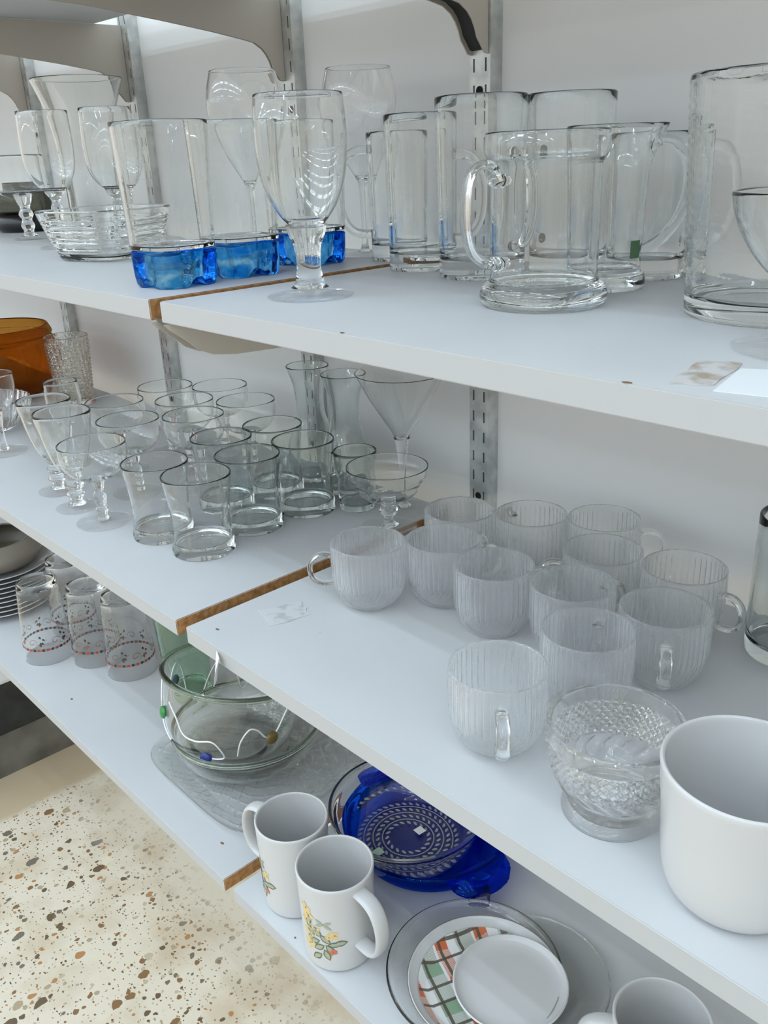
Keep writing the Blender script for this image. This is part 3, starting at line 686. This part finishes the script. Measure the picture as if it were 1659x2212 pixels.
# brandy glasses
BB = [(0.006, 0.086), (0.0125, 0.094), (0.0255, 0.114), (0.0370, 0.139), (0.0425, 0.163), (0.0415, 0.183), (0.0365, 0.2030)]
BS = [(0.009, 0.004), (0.0040, 0.012), (0.0036, 0.05), (0.0045, 0.078), (0.0085, 0.0880)]
BG = 'tall balloon wine glasses on the upper shelf'
stemware('balloon_wine_glass', 'bw', -0.9000, -0.2100, Z3, 'tall balloon wine glass behind the middle blue-based tumbler', 'glass', BG, BB, BS, (0.036, 0.006), m='thin')
stemware('balloon_wine_glass', 'bw', -0.8300, -0.1010, Z3, 'tall balloon wine glass behind the beer mug handle', 'glass', BG, BB, BS, (0.036, 0.006), m='thin')
# left group
stemware('short_goblet', 'sg', -1.5430, -0.2200, Z3, 'short goblet with ringed stem at the left frame edge of the upper shelf', 'goblet', None,
         [(0.010, 0.072), (0.028, 0.0735), (0.0365, 0.080), (0.0385, 0.100), (0.0390, 0.1310)], [(0.014, 0.006), (0.008, 0.012), (0.011, 0.022), (0.008, 0.032), (0.012, 0.040), (0.008, 0.050), (0.012, 0.060), (0.016, 0.0745)], (0.026, 0.009), t=0.002)
WB = [(0.009, 0.080), (0.018, 0.083), (0.0290, 0.096), (0.0350, 0.114), (0.0368, 0.140), (0.0352, 0.185)]
WS = [(0.010, 0.005), (0.006, 0.012), (0.009, 0.022), (0.006, 0.032), (0.0085, 0.055), (0.006, 0.066), (0.013, 0.076), (0.015, 0.0820)]
WG = 'tall wine glasses at the left of the upper shelf'
stemware('tall_wine_glass', 'tw', -1.3260, -0.2600, Z3, 'tall wine glass left of the pressed glass bowl, in front of the flared vase', 'glass', WG, WB, WS, (0.034, 0.007), t=0.0018)
stemware('tall_wine_glass', 'tw', -1.2450, -0.2050, Z3, 'tall wine glass right behind the pressed glass bowl', 'glass', WG, WB, WS, (0.034, 0.007), t=0.0018)
solo('flared_vase', 'fv', lambda: lathe(vessel(spl([(0.038, 0), (0.040, 0.004), (0.041, 0.03), (0.042, 0.09), (0.046, 0.15), (0.057, 0.20), (0.071, 0.238)], 7), 0.003, 0.012), 72), M['glass'], -1.4550, -0.1380, Z3, 'tall flared glass vase behind the two tall wine glasses', 'vase')
def square_bowl():
    def d_(th, r, z, i):
        if 0.010 < z < 0.052 and r > 0.04: return r + 0.0009*math.sin(z*1400)*(1 if abs(math.cos(2*th)) > 0.4 else 0.3) , z
        return r, z
    n_ = 36; pr = [(0.049 + 0.021*(i/n_)**0.8, 0.060*i/n_) for i in range(n_+1)]
    return lathe(vessel([(0.045, 0)] + pr[1:], 0.0035, 0.007), 120, shape=sq(4.2), disp=d_)
solo('pressed_glass_bowl', 'sqb', square_bowl, M['cut_glass'], -1.1180, -0.2900, Z3, 'square pressed-glass bowl with banded sides left of the blue-based tumblers', 'bowl', rz=D(20))
t = thing('smoky_jar', (-1.7650, -0.1300, Z3 + 0.0003), 'smoky glass jar with black base behind the short goblet', 'jar')
link('jar_body', lathe(vessel(spl([(0.050, 0.0305), (0.058, 0.040), (0.060, 0.055), (0.055, 0.072), (0.050, 0.085)], 6), 0.003, 0.034), 64), M['smoke'], t)
link('jar_base', lathe([(0, 0)] + spl([(0.050, 0), (0.057, 0.006), (0.059, 0.016), (0.055, 0.026), (0.050, 0.030)], 5) + [(0, 0.030)], 64), M['black'], t, label='glossy black base')

# beer mugs, jugs
def stein(b, R, h, t=0.004, floor=0.016, fac=12):
    def fn():
        def d_(th, r, z, i):
            if z < 0.010 and r > b*0.5 and i < 8: return r*(1 + 0.006*math.cos(2*fac*th)), z
            return r, z
        o_ = spl([(b*0.97, 0), (b, 0.003), (b*0.995, 0.02), (b + (R-b)*0.5, h*0.5), (R, h)], 6)
        return lathe(vessel(o_, t, floor, push=0.003), 96, disp=d_)
    return fn
def beer(x, y, b, R, h, ha, label, key, hz=(0.030, 0.110), out=0.034, group='glass beer mugs on the upper shelf'):
    t = thing('beer_mug', (x, y, Z3 + 0.0003), label, 'mug', group)
    part('mug_body', key, stein(b, R, h), M['glass'], t)
    part('handle', key + 'h', lambda: tube(arc_path((b+R)/2 - 0.002, hz[0], hz[1], out, 20, 0.6), 0.0048, 0.0064, 14, up=(0, 1, 0)), M['glass'], t, rz=D(ha))
beer(-0.6720, -0.1650, 0.0325, 0.0345, 0.1465, 30, 'slim glass beer mug left of the taller mug, at the shelf joint', 'be1')
beer(-0.7570, -0.1120, 0.0330, 0.0350, 0.1330, -138, 'glass beer mug further back with its looped handle pointing left', 'be0', (0.028, 0.118), 0.036)
beer(-0.5810, -0.1750, 0.0395, 0.0425, 0.1567, -12, 'tall wide glass beer mug left of the handled jug', 'be2')
beer(-0.5250, -0.1150, 0.0375, 0.0400, 0.1560, 172, 'tall glass beer mug behind the jug, its rim showing above it', 'be3')
t = thing('glass_jug', (-0.4300, -0.2745, Z3 + 0.0003), 'cylindrical glass jug with thick foot ring and handle at the front left', 'jug')
link('jug_body', lathe(vessel(spl([(0.0445, 0), (0.0480, 0.003), (0.0490, 0.009), (0.0465, 0.0150), (0.0415, 0.0195), (0.0408, 0.024), (0.0410, 0.05), (0.0410, 0.095), (0.0415, 0.103), (0.0448, 0.108), (0.0460, 0.113), (0.0452, 0.1235)], 7), 0.0022, 0.0160, push=0.002), 80), M['glass'], t)
link('handle', tube([(a, 0, c) for a, c in spl([(0.0385, 0.0920), (0.0450, 0.1020), (0.0560, 0.1020), (0.0640, 0.0930), (0.0665, 0.075), (0.0655, 0.055), (0.0600, 0.041), (0.0500, 0.034), (0.0390, 0.0330)], 4)], 0.0034, 0.0066, 14, up=(0, 1, 0)), M['glass'], t, rz=D(-112))
for hz in (0.0925, 0.034):
    link('handle_pad', lathe([(0, -0.006)] + spl([(0.004, -0.006), (0.0085, -0.003), (0.0095, 0.001), (0.006, 0.004)], 4) + [(0, 0.0045)], 24), M['glass'], t, (0.0390*math.cos(D(-112)), 0.0390*math.sin(D(-112)), hz))
t = thing('glass_pitcher', (-0.4400, -0.1780, Z3 + 0.0003), 'glass pitcher with pointed spout and big handle, behind the jug', 'jug')
def pit():
    def d_(th, r, z, i):
        if z > 0.095 and abs(th - 0.78) < 0.5:
            f = (z-0.095)/0.032*math.cos((th-0.78)/0.5*PI/2)**1.6; return r*(1 + 0.32*f), z
        return r, z
    return lathe(vessel(spl([(0.0330, 0), (0.0345, 0.004), (0.0335, 0.012), (0.0300, 0.018), (0.0305, 0.05), (0.0320, 0.09), (0.0350, 0.127)], 8), 0.0022, 0.016), 96, disp=d_)
link('pitcher_body', pit(), M['glass'], t)
link('handle', tube([(a, 0, c) for a, c in spl([(0.0305, 0.1090), (0.0400, 0.1150), (0.0520, 0.1120), (0.0610, 0.0980), (0.0630, 0.0780), (0.0570, 0.0560), (0.0450, 0.0400), (0.0310, 0.0320)], 4)], 0.0046, 0.0076, 14, up=(0, 1, 0)), M['glass'], t, rz=D(30))
link('price_sticker', meshify([(0.0325*math.cos(a), 0.0325*math.sin(a), z) for z in (0.026, 0.040) for a in (D(-18), D(-8), D(2))], [(0, 1, 4, 3), (1, 2, 5, 4)], smooth=False), M['dgreen'], t, label='dark green price sticker')
beer(-0.4480, -0.1010, 0.0345, 0.0365, 0.1200, 38, 'glass beer mug at the back between the pitcher handle and the tall vase', 'be4')
def vase_rib(th, r, z, i):
    if 0.03 < z < 0.19 and r > 0.05: return r + 0.0005*math.sin(z*900)*math.sin(th*9), z
    return r, z
solo('cylinder_vase', 'cv', lambda: lathe(vessel([(0.0585, 0), (0.0605, 0.002)] + [(0.061 + 0.0085*(i/50), 0.004 + 0.148*i/50) for i in range(51)], 0.0042, 0.012), 96, disp=vase_rib), M['cut_glass'], -0.2720, -0.2180, Z3, 'tall thick cylindrical glass vase with rippled wall at the right of the upper shelf', 'vase')
stemware('dessert_goblet', 'dg', -0.2030, -0.3180, Z3, 'wide low stemmed glass at the right frame edge, in front of the cylinder vase', 'goblet', None,
         [(0.008, 0.030), (0.016, 0.033), (0.031, 0.044), (0.0425, 0.058), (0.0500, 0.073), (0.0530, 0.0860)], [(0.016, 0.008), (0.0095, 0.012), (0.0085, 0.02), (0.013, 0.0315)], (0.0450, 0.0090), t=0.0022, floor=0.037)

# ------------------------------------------------------------------ lowest shelf
# decorated tumblers standing upside down
def inv_mesh():
    h = 0.144
    o_ = [(0.0412, 0.0006), (0.0408, 0.010), (0.0390, 0.045), (0.0360, 0.095), (0.0330, 0.130), (0.0315, 0.140), (0.0290, h)]
    dense = spl(o_, 6)
    pr = [(0, h)] + [(0.022, h)] + list(reversed(dense)) + [(0.0406, 0.0), (0.0400, 0.0003)] + [(r - 0.0013, z) for r, z in dense if 0.001 < z < 0.128] + [(0.028, 0.1315), (0, 0.132)]
    pr = [(r, z) for r, z in pr]
    return lathe(pr, 64)
def inv_r(z): return 0.0412 - (z/0.045)*0.0022 if z < 0.045 else 0.0390 - (z-0.045)/0.05*0.0030
def band_print():
    sh = []; n_ = 34
    for k_ in range(n_):
        a = 2*PI*k_/n_; s_ = 0.0024
        verts_ = [(-s_, 0.0268), (s_, 0.0268), (s_, 0.0312), (-s_, 0.0312)]
        sh.append(([(a*0.0398 + p_[0], p_[1]) for p_ in verts_], k_ % 2))
        a2 = a + PI/n_; sh.append(([(a2*0.0398 + p_[0]*0.22, 0.029 + (p_[1]-0.029)*0.8) for p_ in verts_], 2))
    me = decal(sh, inv_r)
    return me
def vine_print():
    sh = []; rnd = random.Random(5)
    for k_ in range(7):
        s0 = k_*2*PI/7*0.0385; fl = k_ % 2
        # curl
        for j in range(16):
            a = j*0.36; r0 = 0.0068*(1 - j/22); x = s0 + r0*math.cos(a); z = 0.043 + r0*math.sin(a)
            sh.append((xf(leaf_shape(0.0027, 0.00045, 4), a + PI/2, x, z), 2))
        for j in range(9): sh.append((xf(leaf_shape(0.0028, 0.0004, 4), 0.5, s0 + 0.006 + j*0.0019, 0.036 + j*0.0011 + 0.002*math.sin(j)), 2))
        for a in (0.3, 1.2, 2.2, 3.3, 4.5): sh.append((xf(leaf_shape(0.0048, 0.0014, 5), a, s0 + 0.016, 0.040), 0 if fl else 1))
        sh.append((xf(leaf_shape(0.006, 0.0018, 5), 1.9, s0 + 0.012, 0.050), 1)); sh.append((xf(leaf_shape(0.0055, 0.0016, 5), 2.6, s0 + 0.020, 0.047), 1))
    return decal(sh, inv_r)
def multi(name, key, fn, mats, parent, rz=0, label=None):
    new = key not in _cache; me = cached(key, fn)
    if new:
        for q in mats: me.materials.append(q)
    o = bpy.data.objects.new(name, me); COL.objects.link(o); o.parent = parent; o.rotation_euler[2] = rz
    if label: o['label'] = label
for x, y, a, lb in [(-1.3907, -0.3784, 0, 'upside-down printed tumbler nearest the shelf front and leftmost in front'),
                    (-1.3200, -0.3230, 40, 'upside-down printed tumbler in the middle of the front three'),
                    (-1.2390, -0.3010, 95, 'upside-down printed tumbler rightmost, beside the green glass vase'),
                    (-1.4480, -0.3030, 150, 'upside-down printed tumbler behind the others beside the plates')]:
    t = thing('printed_tumbler', (x, y, Z1 + 0.0003), lb, 'tumbler', 'upside-down printed tumblers', D(a))
    part('glass_body', 'inv', inv_mesh, M['thin'], t)
    multi('printed_band', 'invb', band_print, [M['red'], M['dark'], M['brown_enamel']], t, label='band of red and black squares')
    multi('vine_print', 'invv', vine_print, [M['brown_enamel'], M['dark'], M['brown_enamel']], t, label='scrolling vine and leaves')
# plates and pot
def plate_mesh(R=0.098, h=0.016, t=0.003):
    o_ = spl([(R*0.52, 0), (R*0.56, 0.0015), (R*0.66, 0.005), (R*0.82, 0.009), (R, h)], 5)
    return lathe(vessel(o_, t, 0.0035), 72)
for k in range(9):
    lb = ['lowest plate of the white stack at the left', 'second white plate from the bottom of the stack', 'third white plate from the bottom of the stack', 'fourth white plate from the bottom of the stack', 'fifth white plate, the middle of the stack',
          'fourth white plate from the top of the stack', 'third white plate from the top of the stack', 'second white plate from the top of the stack', 'topmost white plate, directly under the grey-brown pot'][k]
    solo('dinner_plate', 'pl', plate_mesh, M['ceramic'], -1.6450, -0.3560, Z1 + k*0.0092, lb, 'plate', 'white plates in the stack')
ZP = Z1 + 8*0.0092 + 0.004
solo('stoneware_pot', 'pot', lambda: lathe(vessel(spl([(0.060, 0), (0.075, 0.006), (0.088, 0.022), (0.090, 0.034), (0.078, 0.046), (0.070, 0.050)], 6), 0.005, 0.007), 64), M['pot'], -1.6450, -0.3560, ZP + 0.0095, 'grey-brown stoneware pot on top of the plate stack', 'pot')
solo('white_beaker', 'wbk', lambda: mug_mesh(0.020, 0.030, 0.07), M['ceramic'], -1.6600, -0.3650, ZP + 0.0175, 'plain white beaker standing inside the grey-brown pot', 'cup')
# green vase
solo('green_vase', 'gv', lambda: lathe(vessel(spl([(0.031, 0), (0.0335, 0.004), (0.034, 0.02), (0.0385, 0.10), (0.0425, 0.175)], 7), 0.003, 0.018), 72), M['green_glass'], -1.1030, -0.2720, Z1, 'pale green glass vase behind the nested glass bowls', 'vase')
# small cut glass object behind bowls
solo('cut_glass_tumbler', 'cgt', lambda: lathe(vessel([(0.026 + 0.006*(i/24), 0.075*i/24) for i in range(25)], 0.0035, 0.010), 120, disp=lambda th, r, z, i: (r*(1 + (0.03*abs(math.sin(10*th)) if z > 0.008 and i < 30 else 0)), z)), M['cut_glass'], -0.9700, -0.1150, Z1, 'small cut-glass tumbler behind the bowl with wire curls', 'tumbler')
# platter
def platter_mesh():
    def shp(th):
        nx = 5.0; s_ = (abs(math.cos(th))**nx + abs(math.sin(th))**nx)**(-1.0/nx); return (1.14*s_, 1.0*s_)
    def d_(th, r, z, i):
        if i < n_bot and 0.03 < r < 0.112:
            x_, y_ = r*math.cos(th), r*math.sin(th); u_ = ((x_ + y_*0.8)*62) % 1; w_ = ((x_*0.8 - y_)*62) % 1
            c_ = min(abs(u_-0.5), abs(w_-0.5)); return r, z + 0.0010*max(0, 0.10 - c_)/0.10
        return r, z
    bot = [(0.0, 0.0008), (0.01, 0.0008)] + [(0.01 + 0.074*i/60, 0.0006) for i in range(1, 60)] + [(0.086, 0.0), (0.094, 0.0025)] + [(0.094 + 0.019*i/20, 0.0025 + 0.0085*i/20) for i in range(1, 21)] + [(0.1165, 0.0125), (0.1178, 0.0138)]
    n_bot = len(bot) - 3
    top = [(0.1172, 0.0152), (0.1155, 0.0150), (0.110, 0.0130), (0.096, 0.0066), (0.086, 0.0042), (0, 0.0040)]
    return lathe(bot + top, 240, shape=shp, disp=d_)
me = platter_mesh(); me.set_sharp_from_angle(angle=math.radians(14))
set_mesh('glass_platter', me, M['platter'], -0.8830, -0.2960, Z1, 'rounded square cut-glass platter under the nested bowls', 'platter')
# nested bowls
def ring_bowl(b, R, h, t=0.0030, lip=0.0045):
    o_ = spl([(b, 0), (b + 0.006, 0.002), (R*0.86, h*0.22), (R*0.965, h*0.5), (R - 0.001, h*0.82), (R + lip*0.35, h - 0.0045), (R + lip*0.5, h)], 7)
    pr = vessel(o_, t, 0.006)
    return lathe(pr, 96)
BX, BY = -0.9130, -0.2900
ZB = Z1 + 0.0043
t = thing('outer_bowl', (BX, BY, ZB), 'lower clear glass bowl with thick grey-green rim, standing on the platter', 'bowl')
link('bowl_body', ring_bowl(0.055, 0.1035, 0.048), M['rim_glass'], t)
link('rolled_rim', tube([(0.1035*math.cos(a), 0.1035*math.sin(a), 0.0490) for a in [2*PI*i/96 for i in range(97)]], 0.0040, 0.0040, 12, caps=False), M['ring_glass'], t, label='thick grey-green rolled rim')
t = thing('wire_bowl', (-0.9290, -0.3130, 0.6815), 'upper clear glass bowl with wire curls and coloured glass gems', 'bowl')
WROT = 24
IR, IH = 0.0965, 0.112
t.rotation_euler[0] = -0.2
WP = spl([(0.050, 0), (0.056, 0.0015), (0.076, 0.010), (0.089, 0.030), (0.0945, 0.060), (0.0965, 0.095), (0.0985, 0.108), (0.0990, 0.112)], 7)
link('bowl_body', lathe(vessel(WP, 0.0028, 0.005), 96), M['rim_glass'], t)
def wr(z):
    for a, b_ in zip(WP[:-1], WP[1:]):
        if a[1] <= z <= b_[1]: return a[0] + (b_[0]-a[0])*(z-a[1])/max(b_[1]-a[1], 1e-6)
    return WP[-1][0]
link('rolled_rim', (lambda: (lambda me_: me_)(tube([(0.0985*math.cos(a), 0.0985*math.sin(a), IH + 0.001) for a in [2*PI*i/96 for i in range(97)]], 0.0042, 0.0042, 12, caps=False)))(), M['ring_glass'], t, label='thick grey-green rolled rim')
def wire(pts):
    q_ = spl(pts, 8); return tube([((wr(z)+0.0012)*math.cos(D(a + WROT)), (wr(z)+0.0012)*math.sin(D(a + WROT)), z) for a, z in q_], 0.0011, 0.0011, 8)
WIRES = [[(-118, 0.085), (-108, 0.070), (-100, 0.050), (-88, 0.046), (-74, 0.050), (-66, 0.038), (-63, 0.026), (-70, 0.022), (-78, 0.023)],
         [(-52, 0.030), (-51, 0.052), (-45, 0.070), (-38, 0.068), (-30, 0.055), (-22, 0.055), (-12, 0.085), (-4, 0.100)],
         [(-166, 0.106), (-154, 0.098), (-146, 0.080), (-142, 0.062), (-146, 0.048), (-156, 0.052), (-160, 0.066), (-154, 0.082)],
         [(-150, 0.060), (-140, 0.040), (-130, 0.026), (-126, 0.020)],
         [(150, 0.030), (140, 0.070), (130, 0.092), (120, 0.070), (112, 0.040), (104, 0.060), (96, 0.090), (86, 0.080), (82, 0.050), (92, 0.040), (100, 0.056)],
         [(166, 0.040), (172, 0.080), (180, 0.095), (188, 0.080), (190, 0.050)]]
for w_ in WIRES: link('wire_curl', wire(w_), M['wire'], t)
GM = {'green': plain('green_gem', (0.03, 0.22, 0.05), 0.08), 'navy': plain('navy_gem', (0.01, 0.03, 0.20), 0.08), 'olive': plain('olive_brown_gem', (0.16, 0.11, 0.03), 0.08), 'teal': plain('teal_gem', (0.08, 0.20, 0.26), 0.1)}
for a, z, c, s_ in ((-106, 0.060, 'green', 0.0088), (-55, 0.022, 'navy', 0.0082), (0, 0.052, 'olive', 0.0092), (205, 0.068, 'teal', 0.0095), (116, 0.062, 'olive', 0.0085)):
    me = lathe([(0, -0.42*s_)] + spl([(0.5*s_, -0.40*s_), (0.95*s_, -0.12*s_), (s_, 0.08*s_), (0.8*s_, 0.36*s_), (0.4*s_, 0.52*s_)], 4) + [(0, 0.56*s_)], 28)
    me.transform(Matrix.Rotation(PI/2, 4, 'Y'))
    r_ = wr(z) + 0.0020; link('glass_gem', me, GM[c], t, (r_*math.cos(D(a)), r_*math.sin(D(a)), z), D(a), label=c + ' glass gem')

# cobalt dish with lugs and pressed pie dish on top
t = thing('cobalt_dish', (-0.6050, -0.2380, Z1 + 0.0003), 'round cobalt blue glass dish with two lug handles under the pressed bowl', 'dish')
link('dish_body', lathe(vessel(spl([(0.070, 0), (0.084, 0.003), (0.096, 0.018), (0.101, 0.034), (0.106, 0.040)], 6), 0.0045, 0.006), 96), M['cobalt'], t)
def lug():
    bm = [(0.094, -0.040), (0.112, -0.038), (0.124, -0.026), (0.128, -0.010), (0.128, 0.010), (0.124, 0.026), (0.112, 0.038), (0.094, 0.040)]
    v_, f_ = [], []
    for (x, y) in bm:
        dz = -0.010*max(0, (x-0.1))/0.028
        v_ += [(x, y, 0.0330+dz), (x, y, 0.0400+dz)]
    k_ = len(bm)
    f_ = [tuple(2*i for i in range(k_))[::-1], tuple(2*i+1 for i in range(k_))] + [(2*i, 2*((i+1) % k_), 2*((i+1) % k_)+1, 2*i+1) for i in range(k_)]
    me = meshify(v_, f_, smooth=False); b2 = bmesh.new(); b2.from_mesh(me); bmesh.ops.bevel(b2, geom=list(b2.edges), offset=0.0022, segments=2, affect='EDGES'); b2.to_mesh(me); b2.free()
    for p_ in me.polygons: p_.use_smooth = True
    return me
link('lug_handle', lug(), M['cobalt'], t, rz=D(-13)); link('lug_handle', lug(), M['cobalt'], t, rz=D(167))
t = thing('pressed_bowl', (-0.6180, -0.2620, Z1 + 0.0085), 'clear pressed-glass bowl with leafy swirls nested on the cobalt dish', 'bowl')
PB = spl([(0.062, 0), (0.068, 0.003), (0.078, 0.014), (0.0850, 0.030), (0.0890, 0.046), (0.0940, 0.0530), (0.0945, 0.0575)], 7)
link('bowl_body', lathe(vessel(PB, 0.0036, 0.005), 96), M['cut_glass'], t)
me = bpy.data.meshes.new('m')
def swirl():
    V, Fc = [], []
    def blob(x, y, z, L, W, a, hgt):
        i0 = len(V); n_ = 8
        V.append((x, y, z + hgt))
        for j in range(n_):
            b_ = 2*PI*j/n_; px, py = L*math.cos(b_), W*math.sin(b_)
            V.append((x + px*math.cos(a) - py*math.sin(a), y + px*math.sin(a) + py*math.cos(a), z))
        for j in range(n_): Fc.append((i0, i0+1+j, i0+1+(j+1) % n_))
        Fc.append(tuple(i0+1+j for j in range(n_))[::-1])
    # rows of leaves that curve round hairpin swirls
    for rr in (0.026, 0.038, 0.050, 0.0605):
        k_ = int(2*PI*rr/0.0085)
        for j in range(k_):
            a = 2*PI*j/k_
            x, y = rr*math.cos(a)*1.0, rr*math.sin(a)*0.96
            blob(x, y, 0.0052, 0.0036, 0.0017, a + 0.9, 0.0016)
    for rr in (0.032, 0.044, 0.0555):
        for j in range(90):
            a = 2*PI*j/90; blob(rr*math.cos(a), rr*math.sin(a)*0.96, 0.0052, 0.0026, 0.0008, a + PI/2, 0.0009)
    for j in range(46):
        a = 2*PI*j/46; zz = 0.022; blob(0.0745*math.cos(a), 0.0745*math.sin(a), 0.0190, 0.0040, 0.0019, a + 0.7, 0.0026)
    return meshify(V, Fc, smooth=True, angle=80)
M['leafglass'] = plain('raised_frosted_leaf', (0.74, 0.74, 0.72), 0.25); M['leafglass'].node_tree.nodes['Principled BSDF'].inputs['Transmission Weight'].default_value = 0.65
link('leaf_pattern', swirl(), M['leafglass'], t, label='raised rows of leaves pressed in the bowl')
flat('price_sticker', [(-0.006, -0.007), (0.005, -0.008), (0.006, 0.005), (-0.005, 0.006)], 0, M['gsticker'], parent=t).location = (-0.006, -0.045, 0.0075)
flat('price_sticker', [(-0.006, -0.005), (0.005, -0.006), (0.006, 0.005), (-0.005, 0.006)], 0, M['sticker'], parent=t).location = (0.004, 0.016, 0.0075)

# glass saucers, tartan plate, white bowl
solo('glass_plate', 'gp1', lambda: lathe(vessel(spl([(0.040, 0), (0.044, 0.001), (0.062, 0.006), (0.074, 0.009), (0.078, 0.011)], 5), 0.0030, 0.004), 80), M['rim_glass'], -0.3920, -0.3090, Z1, 'clear glass plate right of and below the tartan plate', 'plate')
t = thing('handled_glass_tray', (-0.4280, -0.3560, Z1 + 0.0130), 'clear glass tray with thick rim under the tartan plate, small handle at its back', 'tray')
link('tray_body', lathe(vessel(spl([(0.050, 0), (0.054, 0.001), (0.072, 0.006), (0.084, 0.013), (0.088, 0.018)], 5), 0.0036, 0.004), 80), M['rim_glass'], t)
link('handle', tube([(0.085, 0, 0.013), (0.098, 0, 0.014), (0.112, 0, 0.011), (0.128, 0, 0.008)], 0.0040, 0.0120, 14, up=(0, 1, 0)), M['glass'], t, rz=D(128))
t = thing('tartan_plate', (-0.4120, -0.3580, Z1 + 0.0175), 'white plate with orange and green tartan centre under the white saucer', 'plate')
link('plate_body', lathe(vessel(spl([(0.046, 0), (0.050, 0.001), (0.060, 0.004), (0.070, 0.010), (0.0765, 0.015)], 5), 0.0028, 0.0035), 80), M['ceramic'], t)
link('tartan_print', lathe([(0, 0.0041), (0.0560, 0.0041), (0.0600, 0.0066), (0.0655, 0.0106), (0.0656, 0.0104), (0.0601, 0.0063), (0.0560, 0.0038), (0, 0.0038)], 80), M['plaid'], t, label='tartan printed centre')
link('rim_line', tube([(0.0762*math.cos(a), 0.0762*math.sin(a), 0.0157) for a in [2*PI*i/96 for i in range(97)]], 0.0005, 0.0005, 6, caps=False), M['dark_rim'], t, label='thin brown line round the rim')
solo('white_saucer', 'wb', lambda: lathe(vessel(spl([(0.036, 0), (0.040, 0.001), (0.048, 0.003), (0.0535, 0.006), (0.0560, 0.009)], 6), 0.0024, 0.003), 80), M['ceramic'], -0.3890, -0.3470, Z1 + 0.0285, 'plain white saucer lying on the tartan plate', 'saucer')
